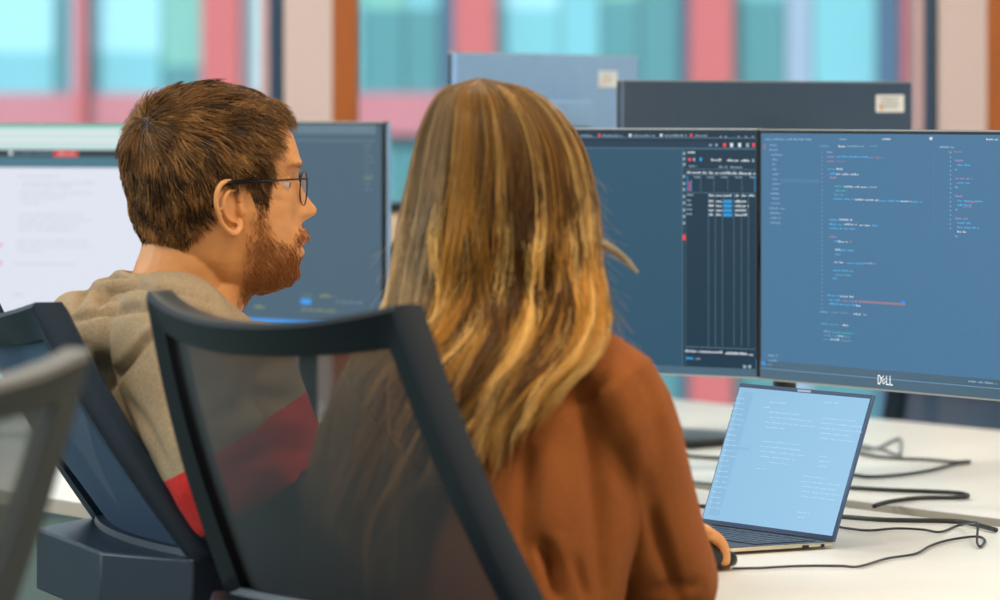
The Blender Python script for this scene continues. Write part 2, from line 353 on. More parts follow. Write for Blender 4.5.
for i, (x, l, c) in enumerate([(942, 15, Y_), (951, 15, R_), (0, 0, 0), (958, 8, K_), (960, 14, B_), (958, 2, Y_), (0, 0, 0), (958, 16, K_), (960, 14, B_), (958, 2, Y_), (0, 0, 0), (958, 8, K_), (960, 26, B_), (960, 14, B_), (958, 2, Y_), (0, 0, 0), (958, 12, K_), (960, 13, B_), (960, 22, B_), (960, 9, W_), (958, 2, Y_)]):
    if l: s.text(x, 146+i*4.45, l, c, 2.3, word=(3, 7))
s.text(966, 206, 9, R_); s.text(968, 201, 12, R_)
for i in range(18): s.rect(952.5, 152+i*4.45, 953.6, 153.4+i*4.45, Y_)
s.rect(936, 150, 936.5, 240, N_)
s.text(771, 354, 8, Y_); s.text(771, 359, 8, Y_); s.rect(764, 361, 768, 365, A_); s.text(769, 363, 7, L_); s.text(971, 380, 29, Y_, 2.4)
s.rect(762, 367.5, 1030, 368.3, L_)
screen_part(mR, None, G['base'], s.q, ink)
def logo(o, x, z, k, m):
    """the four letter maker's mark on the chin: D, tilted E, L, L"""
    b = MB(); y = -.0046; t = .0012*k
    def bar(x0, z0, x1, z1, w=t):
        d = Vector((x1-x0, 0, z1-z0)); n = Vector((-d.z, 0, d.x)).normalized()*w/2; e = d.normalized()*w/2
        a, c = Vector((x0, y, z0))-e, Vector((x1, y, z1))+e; b.quad(a-n, c-n, c+n, a+n)
    h = .008*k
    X = x-.012*k; bar(X, z, X, z+h)
    pr = [(X, z+h), (X+.0025*k, z+h), (X+.0045*k, z+h*.75), (X+.0045*k, z+h*.25), (X+.0025*k, z), (X, z)]
    for (a, c), (d, e) in zip(pr, pr[1:]): bar(a, c, d, e)
    cx, cz = X+.009*k, z+h/2; r = Matrix.Rotation(math.radians(35), 2)
    for a, c, d, e in ((-.5, -.5, -.5, .5), (-.5, .5, .5, .5), (-.5, 0, .4, 0), (-.5, -.5, .5, -.5)):
        p = r @ Vector((a*.0046*k, c*.0062*k)); q = r @ Vector((d*.0046*k, e*.0062*k)); bar(cx+p.x, cz+p.y, cx+q.x, cz+q.y, t*.7)
    for X2 in (X+.0140*k, X+.0200*k): bar(X2, z, X2, z+h); bar(X2, z, X2+.004*k, z)
    b.build('maker_logo', m, o, 0)
M_logo = mat('logo_print_glow', (245, 248, 250), .4, emit=(.25, .27, .28))  # white print with a weak glow added; the mark is no lamp
logo(mR, .002, .0075, 1.4, M_logo)
def chin_bits(o, x0):
    b = MB()
    for i in range(4): b.box((x0+i*.021, .002, -.0008), (.005, .006, .002))
    b.build('button', M_black, o)
chin_bits(mR, .17)
# --- middle monitor (browser with inspection panel)
axm = Vector((.80, -.60, 0)); m_rb = P(759.5, 129.6, 6.48); m_rb = Vector((m_rb.x, m_rb.y, m_rb.z-MH))
mM = monitor('monitor showing a dark browser window, partly behind the blond woman', m_rb, axm)
s = Scr(mM)
mk = [glow('m_white', (225, 232, 238)), glow('m_blue', (40, 150, 215)), glow('m_red', (230, 70, 70)), glow('m_panel', (6, 46, 66)), glow('m_tab', (10, 42, 62)), glow('m_line', (92, 122, 140)), glow('m_grey', (150, 170, 184)), glow('m_row', (20, 52, 74))]
s.rect(430, 129, 757, 136.5, 5); s.rect(430, 137.3, 757, 146, 5); s.rect(430, 136.2, 757, 137, 6); s.rect(430, 146.6, 757, 147.2, 6)
for x, l in ((450, 22), (482, 22), (512, 22), (542, 20), (582, 12), (604, 20), (635, 22), (666, 22), (697, 12)): s.text(x, 134.5, l, 7, 2.2, word=(8, 14))
for x in (601, 632, 663, 693): s.rect(x-1.2, 133.8, x+1.2, 136.6, 3 if x in (601, 693) else 1, 2)
for x in (722, 727, 740, 747, 754): s.rect(x, 136, x+1.4, 137.4, 7, 2)
s.rect(580, 141.2, 720, 147, 8, 1); s.rect(711, 144, 713.5, 146, 7, 2); s.rect(717, 144, 719.5, 146, 7, 2)
for x, c in ((725, 3), (732, 1), (740, 1), (748, 7), (754, 3)): s.rect(x, 143, x+2.8, 147, c, 2)
s.rect(684.5, 149.5, 757, 366, 4, 1); s.rect(684.3, 149.5, 684.8, 366, 6, 2); s.rect(687.3, 149.5, 687.6, 366, 6, 2)
for y in (152, 157.5, 163, 175, 182, 188, 195, 201.5, 208.5, 215, 221.5): s.rect(684.9, y, 687, y+2.8, 7, 3)
s.rect(684.4, 234.5, 687.6, 240, 3, 3); s.text(689.5, 151, 7, 1, 2.6, 3, (7, 9))
s.rect(690, 158, 693, 161, 3, 3); s.rect(695, 158, 697, 161, 7, 3); s.rect(701.5, 157.5, 704, 161, 2, 3); s.text(713, 158.6, 10, 1, 2.6, 3, (11, 12)); s.text(729, 159, 12, 1, 2.6, 3, (9, 10)); s.text(743, 159.3, 8, 1, 2.6, 3, (9, 10)); s.rect(754, 159, 756, 162, 7, 3)
s.text(691, 165, 7, 7, 2.2, 3); s.text(721, 165.8, 8, 7, 2.2, 3); s.text(732, 166, 12, 7, 2.2, 3)
x = 689
for l in (3, 9, 4, 4, 3, 4, 4, 5, 7, 3, 3): s.text(x, 171+(x-689)*.02, l, 1, 2.6, 3, (9, 12)); x += l+2
s.rect(688, 168.8, 757, 169.3, 6, 2); s.rect(688, 174.5, 757, 175, 6, 2)
for x in (696, 709, 723, 737, 752): s.text(x, 176, 6, 7, 2.2, 3, (7, 8)); s.rect(x+6.4, 176, x+6.8, 191, 6, 2)
s.rect(689, 176, 689.8, 191, 2, 3); s.rect(690.8, 181, 691.8, 191, 3, 3); s.rect(692.6, 180, 693.6, 191, 2, 3); s.rect(756.3, 178, 757, 192, 2, 3)
s.rect(688, 192.2, 757, 192.7, 6, 2); s.text(689, 193.5, 6, 7, 2.6, 3, (9, 9))
for x, l in ((711, 5), (718, 5), (725, 7), (737, 4), (744, 4), (751, 5)): s.text(x, 194.4, l, 1, 2.3, 3, (9, 9))
for i in range(4):
    y = 199.5+i*4.5; s.text(688.5, y-.5, 4.5, 7, 2.4, 3, (5, 6)); s.text(711, y+.2, 4, 1, 2.8, 3, (6, 6)); s.text(718, y+.3, 5, 1, 2.8, 3, (6, 6)); s.rect(725, y+.2, 734, y+3.4, 2, 3); s.text(737, y+.4, 5.5, 1, 2.8, 3, (6, 6)); s.text(744, y+.4, 5.5, 1, 2.8, 3, (3, 4))
for x in (710, 717, 724, 735.5, 743, 750): s.rect(x, 193, x+.45, 346, 6, 2)
s.rect(688, 346.2, 757, 346.8, 6, 2); s.text(687, 349.3, 13, 1, 2.8, 3, (9, 10)); s.text(702, 350, 22, 1, 2.8, 3, (20, 22)); s.text(727, 351.6, 22, 1, 2.8, 3, (20, 22)); s.text(751, 353, 4, 1, 2.8, 3)
s.rect(688, 357, 695, 359, 2, 3); s.text(697, 357.5, 5, 7, 2, 3); s.rect(745, 365, 748, 368, 7, 3); s.rect(750, 365, 753, 368, 7, 3)
screen_part(mM, None, glow('browser_slate', (36, 78, 102)), s.q, mk, inset=(.004, .0035, .0045, .012))
logo(mM, 0, .002, .6, M_logo); chin_bits(mM, .05)
# --- the man's right monitor
axr = Vector((.66, -.75, 0)).normalized(); t = P(385, 122.5, 7.2)
mC = monitor('dark slate monitor standing past the bearded man’s face'.replace('’s', ''), Vector((t.x, t.y, t.z-MH)), axr)
mC['label'] = 'dark slate monitor directly behind the face of the bearded man'
s = Scr(mC); ck = [glow('c_line', (112, 134, 148)), glow('c_green', (90, 140, 110)), glow('c_yellow', (150, 160, 80)), glow('c_blue', (60, 150, 235)), glow('c_band', (92, 118, 134))]
s.rect(160, 124, 378, 133, 5); s.rect(160, 139, 378, 139.7, 1)
for x, l in ((250, 16), (275, 22), (304, 14), (330, 18), (356, 12)): s.text(x, 128, l, 1, 2)
s.text(366, 145, 8, 2, 2); s.text(366, 176, 8, 3, 2.4)
for i in range(8): s.text(367, 150+i*5.5, 5+i % 3*2, 1, 1.6)
s.text(304, 293.5, 10, 2, 3, word=(9, 9)); s.text(322, 294, 13, 3, 3, word=(9, 9)); s.rect(303, 298.5, 313, 304, 4); s.text(256, 305, 10, 3, 3); s.text(338, 300, 26, 1, 3); s.text(304, 308, 34, 3, 2.4); s.rect(160, 312.5, 378, 318, 4)
screen_part(mC, None, glow('slate_screen', (66, 92, 110)), s.q, ck)
# --- the man's left monitor: a white page
axl = Vector((.93, -.36, 0)).normalized(); t = P(157, 124, 7.62)
mL = monitor('monitor with a bright white page at the left, behind the bearded man', Vector((t.x, t.y, t.z-MH)), axl)
s = Scr(mL); lk = [glow('l_top', (196, 222, 220)), glow('l_black', (38, 52, 56)), glow('l_teal', (72, 116, 132)), glow('l_red', (226, 62, 58)), glow('l_text', (190, 194, 206)), glow('l_line', (140, 215, 195)), glow('l_blue', (120, 150, 180)), glow('l_lite', (222, 230, 232))]
s.rect(-160, 125, 157, 127.5, 6); s.rect(-160, 127.5, 157, 149, 1); s.rect(-160, 131, 157, 134, 8, 1); s.rect(-160, 138, 157, 141, 8, 1); s.rect(-160, 149, 157, 156, 2, 1); s.rect(-160, 156, 157, 166.5, 3, 1)
s.rect(55, 151, 79, 156.5, 4, 2); s.text(15, 152, 38, 7, 2.6, 2); s.rect(10, 151, 13.5, 155, 8, 2); s.text(60, 153, 15, 8, 1.6, 3)
for y, x0, l in ((176, 20, 40), (182, 24, 70), (186, 24, 50), (192, 20, 75), (197, 20, 45), (202, 22, 18), (214, 20, 66), (219, 20, 72), (224, 20, 60), (229, 20, 56), (240, 18, 70), (245, 18, 74), (250, 18, 24), (263, 16, 62), (294, 14, 12)): s.text(x0, y-.5, l, 5, 2.2)
s.rect(-2, 244, 3, 246, 4, 2); s.rect(-2, 262, 3, 264, 4, 2)
screen_part(mL, None, glow('white_page', (222, 226, 238)), s.q, lk)
# --- two monitors seen from behind on the far desk
def rear(label, pl, pr, dl, dr, m, sx, sz):
    a, c = P(pl[0], pl[1], dl), P(pr[0], pr[1], dr); ax = Vector((a.x-c.x, a.y-c.y, 0)).normalized()   # its own right is our left
    o = monitor(label, Vector((a.x, a.y, a.z-MH)), ax, back=m)
    b = MB(); b.box((sx, .0145, sz), (.062, .0012, .028)); l = b.build('sticker', M_white2, o, 0, 'white printed sticker')
    b = MB()
    for i in range(4): b.box((sx+.002, .0154, sz+.009-i*.005), (.045-.008*(i % 2), .0003, .0014))
    b.box((sx+.02, .0155, sz-.007), (.006, .0003, .007), mi=1)
    b.build('print', [mat('sticker_ink', (120, 120, 120), .6), mat('sticker_orange', (226, 150, 60), .6)], l, 0)
    return o
mB1 = rear('grey blue monitor seen from behind, the higher of the two facing away', (450, 53), (634, 58), 7.45, 7.98, M_mon, -.195, MH-.040)
mB2 = rear('dark monitor seen from behind with a white sticker in its right corner', (618, 81), (920, 84), 6.92, 7.32, M_mond, -.255, MH-.034)
# --- arms
def arm(label, base, mons, group='monitor arms clamped in the gap between the desks'):
    o = thing('monitor_arm', label, 'monitor arm', (base.x, base.y, .74), 0, group)
    inv = Vector((base.x, base.y, .74))
    b = MB(); b.box((0, 0, .005), (.1, .09, .01), Matrix.Rotation(rotz_of(U), 4, 'Z'), bev=.002); b.build('clamp', M_black, o)
    zs = [m.location.z+MH/2-.74 for m in mons]
    b = MB(); b.cyl((0, 0, .01), (0, 0, max(zs)+.03), .017); b.build('pole', M_black, o)
    for m, z in zip(mons, zs):
        R = Matrix.Rotation(m.rotation_euler.z, 3, 'Z'); p = m.location-inv+R @ Vector((0, .06, MH/2)); e = m.location-inv+R @ Vector((0, .13, MH/2))
        b = MB(); q = Vector((0, 0, p.z)); mid = (q+e)/2+(Vector((-(e-q).y, (e-q).x, 0)).normalized()*.06)
        b.tube([q, mid, e], [.02, .016, .016], [.028, .024, .022], n=12); b.cyl(e, p, .014); b.build('link', M_black, o)
        b = MB(); b.box((0, .058, MH/2), (.11, .012, .11), Matrix.Translation(m.location-inv) @ R.to_4x4(), bev=.003); b.build('mount_plate', M_black, o)
gp = lambda d: Vector((.585, 6.22, 0))+N*.043+U*((6.22-d)/.849)
arm('black twin monitor arm behind the laptop', gp(6.55), [mR, mM])
arm('black twin monitor arm carrying the two monitors that face away', gp(7.15), [mB2, mB1])
arm('black twin monitor arm behind the bearded man', gp(7.75), [mC, mL])
# ------------------------------------------------------------------ laptop
lw, ld, lh = .30, .20, .0070
HRp = Vector((.428, 5.765, .742)); lc = HRp-U*lw/2
lap = thing('laptop', 'open laptop with a pale blue screen on the desk beside the woman', 'laptop', lc, rotz_of(U))
# local: x along hinge (right), y away (hinge at 0, front edge -ld)
b = MB(); b.box((0, -ld/2, lh/2+.001), (lw, ld, lh-.002), bev=.002); b.build('base', M_gold, lap)
b = MB(); b.box((0, -ld/2, lh), (lw-.006, ld-.006, .0012)); b.build('deck', mat('laptop_deck', (44, 62, 80), .5), lap, 0)
b = MB()
rows = [14, 14, 14, 13, 12]
for r in range(6):
    nk = 14 if r < 3 else (13 if r == 3 else (12 if r == 4 else 9))
    wk = (lw-.03)/nk
    for k in range(nk): b.box((-lw/2+.015+wk*(k+.5), -.022-r*.0165, lh+.0013), (wk-.003, .0138 if r else .009, .0016), bev=.0005)
b.build('keyboard', mat('laptop_keys', (34, 58, 84), .5), lap)
b = MB(); b.box((0, -ld+.04, lh+.0008), (.11, .064, .0006)); b.build('touchpad', mat('touchpad', (58, 76, 92), .35), lap, 0)
b = MB(); b.box((lw/2, -.045, lh*.5), (.0012, .010, .0035)); b.box((lw/2, -.018, lh*.5), (.0012, .005, .004)); b.build('port', M_blackg, lap, label='black ports in the right side')
tA = math.asin(.33); TL = Matrix.Translation((0, 0, lh)) @ Matrix.Rotation(-tA, 4, 'X')
b = MB(); b.box((0, .0, .0985), (lw, .005, .197), TL, bev=.0015); b.build('lid', mat('laptop_lid', (70, 92, 124), .35, .3), lap)
b = MB(); b.cyl((-lw/2+.03, .002, lh-.001), (lw/2-.03, .002, lh-.001), .005); b.build('hinge', M_blackg, lap)
L = Matrix.Translation(lap.location) @ Matrix.Rotation(lap.rotation_euler.z, 4, 'Z') @ TL
s = Scr(lap, TL); s.I = (Matrix.Translation(lap.location) @ Matrix.Rotation(lap.rotation_euler.z, 4, 'Z') @ TL).inverted()
lpk = [glow('lp_line', (178, 214, 238)), glow('lp_panel', (132, 180, 214)), glow('lp_dark', (120, 168, 205))]
for y, x, l in [(402, 772, 16), (407, 766, 6), (412, 772, 30), (417, 772, 42), (422, 768, 50), (427, 768, 20), (441, 765, 38), (446, 763, 40), (451, 763, 44), (456, 762, 36), (462, 770, 20), (468, 758, 10), (402, 826, 14), (418, 824, 34), (423, 824, 40), (428, 823, 42), (433, 822, 30), (438, 822, 36), (456, 822, 8), (461, 821, 10), (466, 820, 9), (476, 806, 22), (481, 804, 40), (486, 804, 36), (491, 804, 40), (496, 803, 34), (512, 800, 12), (517, 800, 8)]: s.text(x, y, l, 1, 1.6)
for i in range(22): s.text(738-i*1.3, 398+i*5.2, 9+(i*7) % 6, 1, 1.4)
s.rect(728, 446, 752, 449, 2); s.rect(745, 392, 756, 520, 2, 0)
q = MB(); W2, H2 = lw/2-.0035, .197
q.quad((-W2, -.0031, .007), (W2, -.0031, .007), (W2, -.0031, H2-.006), (-W2, -.0031, H2-.006), 0)
for (x0, x1, z0, z1, mi, lay) in s.q: 
    if mi != 2 or x1-x0 > .02: q.quad((x0, -.0036-.0001*lay, z0), (x1, -.0036-.0001*lay, z0), (x1, -.0036-.0001*lay, z1), (x0, -.0036-.0001*lay, z1), mi)
q.v = [tuple(TL @ Vector(v)) for v in q.v]; q.build('screen', [glow('laptop_screen', (140, 188, 220))]+lpk, lap, 0)
b = MB(); b.box((0, -.0030, .1935), (.03, .0004, .0030), TL); b.build('camera_bar', mat('camera_bar', (160, 180, 205), .3), lap, 0)
# ------------------------------------------------------------------ mouse and cables
hm = Vector((.80, .60, 0)); MP = onz(697, 571, .740)
mou = thing('computer_mouse', 'black wired mouse under the right hand of the woman', 'mouse', MP, rotz_of(hm))
b = MB(); prof = [(-.052, .012, .018), (-.04, .026, .030), (-.01, .031, .037), (.02, .029, .031), (.04, .026, .022), (.05, .016, .012)]
b.tube([(x, 0, .002+h*.5) for x, w, h in prof], [w for x, w, h in prof], [h*.5 for x, w, h in prof], side=(0, 1, 0), n=24, power=2.4)
for i, v in enumerate(b.v): b.v[i] = (v[0], v[1], max(v[2], .0025))
b.build('shell', M_black, mou, 60)
b = MB(); b.cyl((.018, -.003, .031), (.018, .003, .031), .006); b.build('scroll_wheel', M_cableg, mou)
def cable(name, label, pts, r, m, z=.7415, group='cables lying on the desks'):
    b = MB(); w = [onz(p[0], p[1], z+(p[2] if len(p) > 2 else 0)+r) for p in pts]; b.tube(w, r, n=8, sub=6)
    o = b.build(name, m, smooth=180); return tag(o, label, 'cable', group)
cable('mouse_cable', 'thin dark cable looping from the mouse to a raised bend near the gap', [(732, 568.5), (760, 568), (800, 566), (840, 566), (859, 566.5), (887, 558.5), (915, 554), (929, 546.5), (945, 541), (968, 537), (980, 537), (985, 541), (980, 546.5), (977, 541, .004), (977.5, 524, .018), (971, 523, .012), (957, 526), (940, 532), (922, 529.5), (896, 528.5), (870, 530.5), (852, 529), (838, 527)], .0017, mat('mouse_cable', (40, 34, 40), .4))
cable('power_cable', 'thick black cable running from behind the laptop into the desk gap', [(820, 515), (845, 517), (887, 520), (945, 521), (968, 523), (985, 527), (996, 530)], .0034, M_cable)
cable('video_cable', 'black cable bent back in a hairpin just past the desk gap', [(835, 486), (854, 488), (898, 490.5), (940, 492), (961, 493.5), (968, 496), (957, 497.7), (922, 498), (898, 500.5), (884, 503), (874, 506)], .0034, M_cable)
cable('network_cable', 'olive black cable folded in a long narrow loop on the far desk', [(840, 473), (856.5, 475.4), (873, 476.9), (904, 474.5), (932, 470), (954, 464.4), (969, 462), (966, 461.5), (954, 462), (928, 459.8), (895, 458.3), (871, 455.8), (850, 450)], .0028, M_cable)
cable('charging_cable', 'grey cable making a small triangular loop on the far desk', [(845, 446), (866, 448.5), (877, 448), (889.5, 442), (898, 438.7), (901, 441), (901, 449), (899, 454.7), (888, 451.6), (877, 448.8, .006), (860, 445)], .0028, M_cableg)
cable('dock_cable', 'dark cable between the woman and the laptop', [(650, 452), (682, 455.4), (700, 457), (730, 459)], .003, M_cable)
cable('sensor_cable', 'short black cable crossing beside the laptop hinge', [(660, 504), (694, 506), (712, 507), (740, 512)], .003, M_cable)
cable('screen_cable', 'pale grey cable lying flat between the woman and the laptop', [(655, 480), (684, 481.5), (708, 483.6), (740, 486)], .0022, M_cableg)
# closed dark device on the far desk
dk = onz(690, 443, .741); dev = thing('closed_laptop', 'closed dark laptop lying on the desk behind the woman shoulder', 'laptop', dk, rotz_of(U)+.25)
b = MB(); b.box((-.06, 0, .005), (.3, .2, .008), bev=.002); b.build('base', M_black, dev)
b = MB(); b.box((-.06, 0, .0125), (.3, .2, .006), bev=.002); b.build('lid', mat('dark_lid', (70, 76, 78), .4), dev)
# ------------------------------------------------------------------ chairs
def chair(label, corner_r, corner_l, lean, fm_=None, mm_=None, group='black office chairs with mesh backs', wide=.045, bot=.335):
    """corner_r / corner_l: top corners of the backrest (sitter's right and left); lean: forward shift per metre down"""
    fm_ = fm_ or M_chair; mm_ = mm_ or M_mesh
    lat = Vector((corner_r.x-corner_l.x, corner_r.y-corner_l.y, 0)); w = lat.length; lat.normalize(); h = Vector((-lat.y, lat.x, 0))
    zt = (corner_r.z+corner_l.z)/2; c = (corner_r+corner_l)/2; seat = c+h*(lean*.5+.30)
    o = thing('office_chair', label, 'chair', (seat.x, seat.y, 0), math.atan2(h.y, h.x), group)
    # local frame: x forward, y left, z up
    bx = -(lean*.5+.30)
    def S(u, v):        # u in -1..1 across (right=-1), v metres below the top
        ww = w/2+wide*min(1, v/bot); dip = .026*(1-abs(u)**2.2)*max(0, 1-v/.25)
        back = -.045*(1-u*u)*(1-.3*v/bot)
        return Vector((bx+lean*v-.012*math.sin(min(1, v/bot)*math.pi)+back, u*ww, zt-v-dip))
    fb = MB(); n = 20
    outer = [(u, 0) for u in np.linspace(-1, 1, n)]+[(1, v) for v in np.linspace(.02, bot, 12)]+[(u, bot) for u in np.linspace(1, -1, n)[1:]]+[(-1, v) for v in np.linspace(bot, .02, 12)[1:]]
    def ring(off):
        r = []
        for (u, v) in outer:
            cu = u*(1-off[0]*2/w); cv = off[1] + v*(1-(off[1]+off[2])/bot); r.append((cu, cv))
        return r
    R0, R1 = ring((0, 0, 0)), ring((.028, .040, .012)); K = len(outer); vs = []
    def push(p, q): p = p.copy(); p.x += q; return p
    for (a, bb), (c1, d1) in zip(R0, R1):
        po, pi = S(a, bb), S(c1, d1)
        vs += [push(po, .012), push(po, -.020), push(po*.85+pi*.15, -.026), push(pi, -.016), push(pi, .010), push(po*.8+pi*.2, .018)]
    fs = [[i*6+j, i*6+(j+1) % 6, ((i+1) % K)*6+(j+1) % 6, ((i+1) % K)*6+j] for i in range(K) for j in range(6)]
    fb.add(vs, fs); fb.build('back_frame', fm_, o, 50)
    mb = MB(); g = [[S(-1+2*i/16, bot*j/14) for i in range(17)] for j in range(15)]
    vs = []
    for j in range(15):
        for i in range(17):
            u = (-1+2*i/16)*(1-.03*2/w); v = .034+(bot-.040)*j/14; vs.append(push(S(u, v), -.004))
    mb.add(vs, [[j*17+i, j*17+i+1, (j+1)*17+i+1, (j+1)*17+i] for j in range(14) for i in range(16)])
    mb.build('back_mesh', mm_, o, 180, 'see-through woven mesh')
    zb = zt-bot; xb = bx+lean*bot; wb = w/2+wide
    br = MB(); poly = [(xb+.04, -wb-.005), (xb-.03, -wb-.02), (xb-.115, -wb*.62), (xb-.125, wb*.62), (xb-.03, wb+.02), (xb+.04, wb+.005), (xb+.02, wb*.6), (xb-.045, wb*.5), (xb-.045, -wb*.5), (xb+.02, -wb*.6)]
    br.prism(poly, zb-.075, zb+.004); me = br.build('back_bracket', fm_, o, 20)
    bv = me.modifiers.new('b', 'BEVEL'); bv.width = .004; bv.segments = 2; bv.limit_method = 'ANGLE'
    st = MB(); st.tube([(xb-.06, 0, zb-.06), (xb-.03, 0, zb-.22), (xb+.08, 0, .42), (0, 0, .41)], [.05, .045, .05, .06], [.02, .02, .02, .02], side=(0, 1, 0), n=16, power=3); st.build('back_support', M_chair, o)
    st = MB(); st.box((.02, 0, .475), (.48, .48, .07), bev=.03); st.build('seat', mat('seat_fabric', (30, 32, 36), .9, bump=.3, bscale=800), o)
    for sg in (-1, 1):
        a = MB(); a.tube([(.02, sg*.2, .43), (.02, sg*.27, .44), (.02, sg*.28, .6), (.02, sg*.27, .655)], .016, .022, n=12); a.build('armrest_post', M_chair, o)
        a = MB(); a.box((.03, sg*.27, .668), (.22, .075, .026), bev=.011); a.build('armrest_pad', M_black, o)
    a = MB(); a.cyl((0, 0, .12), (0, 0, .42), .026); a.build('gas_column', M_blackg, o)
    for k in range(5):
        t = k*2*math.pi/5+.3; e = Vector((math.cos(t)*.3, math.sin(t)*.3, .075))
        a = MB(); a.tube([(0, 0, .12), e*.5+Vector((0, 0, .06)), e], [.03, .024, .018], [.022, .018, .012], n=10); l = a.build('base_leg', M_black, o)
        a = MB(); a.cyl(e+Vector((-.012, -.03, -.045)), e+Vector((-.012, .03, -.045)), .03); a.build('caster', M_blackg, l)
    return o
chair('black mesh-backed office chair the blond woman sits in, centre foreground', P(413, 304, 4.65), P(163, 290, 5.0), .42, bot=.352, wide=.052)
n1 = P(52, 302, 5.38); latm = Vector((.30, -.954, 0)); chair('black mesh-backed office chair the bearded man leans against', n1, n1-latm*.45, .60, bot=.31, fm_=M_chairb, mm_=M_meshb)
n2 = P(75, 348, 3.88); latn = Vector((.70, .71, 0)).normalized(); ch3 = chair('empty out-of-focus mesh office chair at the left edge, nearest of all', n2, n2-latn*.46, .50, fm_=M_chair_lit, mm_=M_meshg, wide=0)
# ------------------------------------------------------------------ heads
def ramp(x, tab):
    xs = [t[0] for t in tab]; return np.interp(x, xs, [t[1] for t in tab])
def head_mesh(mb, k, tr, male=True):
    """k metres per profile unit; profile drawn in units measured from the ear hole (228,210); local x forward, y left, z up; tr maps to the world"""
    tab = [(94, 196, 220, .022, 205), (97, 180, 240, .040, 205), (105, 160, 262, .057, 205), (118, 144, 281, .068, 205), (135, 135, 293, .0745, 205), (150, 132, 298, .077, 205), (160, 131, 300, .0775, 207), (170, 131, 298.5, .0765, 208), (180, 132, 296, .0745, 210), (190, 134, 296, .073, 212),
           (200, 136, 297, .0715, 216), (210, 138, 298, .070, 222), (222, 140, 300, .067, 228), (235, 143, 301, .064, 232), (248, 150, 300, .060, 236), (260, 168, 300, .056, 240), (272, 192, 297, .050, 244), (282, 202, 290, .041, 248), (289, 212, 278, .028, 250), (293, 224, 264, .012, 248)]
    ys = [t[0] for t in tab]; rows = np.concatenate([np.linspace(94, 97, 3)[:-1], np.linspace(97, 293, 90)])
    if not male: noseK, browK = .8, .3
    else: noseK, browK = 1, 1
    n = 96; o = len(mb.v)
    nose = [(168, 0), (176, .002), (184, .006), (192, .011), (200, .0175), (207, .0235), (211, .025), (215, .0215), (219, .011), (223, .002), (226, 0)]
    nsig = [(168, .006), (190, .007), (203, .0095), (212, .0135), (222, .012)]
    lips = [(222, 0), (227, .002), (233, .007), (238, .0085), (243, .007), (246.5, .0015), (250, .006), (254, .0065), (259, 0), (266, -.001), (274, .003), (283, .003)]
    for py in rows:
        xb, xf, w, xc = [np.interp(py, ys, [t[i] for t in tab]) for i in (1, 2, 3, 4)]
        z = (210-py)*k
        for j in range(n):
            a = 2*math.pi*j/n; c, s_ = math.cos(a), math.sin(a)
            e = 2.35 if c > 0 else 2.1
            c2 = math.copysign(abs(c)**(2/e), c); s2 = math.copysign(abs(s_)**(2/e), s_)
            x = (xc+(xf-xc)*c2-228)*k if c > 0 else (xc+(xc-xb)*c2-228)*k
            y = w*s2
            if c > 0:
                g = math.exp(-(y/ramp(py, nsig))**2); x += ramp(py, nose)*noseK*g if 168 < py < 226 else 0
                if 222 < py < 283: x += ramp(py, lips)*math.exp(-(y/.024)**2)
                x += browK*.004*math.exp(-((py-164)/5)**2)*math.exp(-((abs(y)-.022)/.022)**2)
                x -= .0125*math.exp(-((py-182)/7.5)**2)*math.exp(-((abs(y)-.032)/.015)**2)
                x += .004*math.exp(-((py-205)/9)**2)*math.exp(-((abs(y)-.045)/.015)**2)
            mb.v.append(tuple(tr @ Vector((x, y, z))))
    R = len(rows)
    for i in range(R-1):
        for j in range(n): mb.f.append((o+i*n+j, o+i*n+(j+1) % n, o+(i+1)*n+(j+1) % n, o+(i+1)*n+j)); mb.m.append(0)
    mb.f.append(tuple(o+j for j in range(n))[::-1]); mb.m.append(0); mb.f.append(tuple(o+(R-1)*n+j for j in range(n))); mb.m.append(0)
    L_ = lambda px, py, y: tr @ Vector(((px-228)*k, y, (210-py)*k))
    for sg in (-1, 1):                       # eyelids
        e_ = L_(280, 184, sg*.031); fw = (tr.to_3x3() @ Vector((1, 0, 0))).normalized()
        mb.ball(e_+Vector((0, 0, .0048)), .0112, n=20); mb.ball(e_+Vector((0, 0, -.0062))-fw*.0008, .0105, n=20)
    for sg in (-1, 1):                       # ears
        def E(px, py, out=0): return L_(px, py, sg*(.0725+out+(238-px)*k*.58))
        hel = [(236, 200), (236, 190), (232, 183), (225, 180), (217, 183), (212.5, 192), (212, 203), (215, 214), (219, 223), (225, 230), (231, 232), (236, 227), (237, 219)]
        mb.tube([E(*p) for p in hel], [.0028, .003, .0032, .0034, .0036, .0036, .0034, .003, .0032, .0042, .005, .0045, .003], n=10, sub=3)
        mb.tube([E(231, 190, -.001), E(225, 190, -.001), (E(220, 198, 0)), E(220, 209, 0), E(225, 218, -.001), E(232, 221, -.002)], [.002, .0028, .003, .003, .003, .002], n=8, sub=3)
        mb.tube([E(237, 204, .001), E(238, 210, .001), E(237, 215, 0)], [.002, .0035, .002], n=8)
        pl = [E(x_+(224-x_)*.1, y_+(206-y_)*.1, -.0065) for x_, y_ in hel]; pb = [E(x_+(226-x_)*.3, y_+(206-y_)*.3, -.016) for x_, y_ in hel]
        q = len(pl); mb.add(pl+pb, [list(range(q)), list(range(q, 2*q))[::-1]]+[[i, q+i, q+(i+1) % q, (i+1) % q] for i in range(q)])
    return L_
def pip(x, y, poly):
    ins = np.zeros(len(x), bool); n = len(poly)
    for i in range(n):
        x1, y1 = poly[i]; x2, y2 = poly[(i+1) % n]
        c = ((y1 > y) != (y2 > y)) & (x < (x2-x1)*(y-y1)/((y2-y1) or 1e-9)+x1); ins ^= c
    return ins
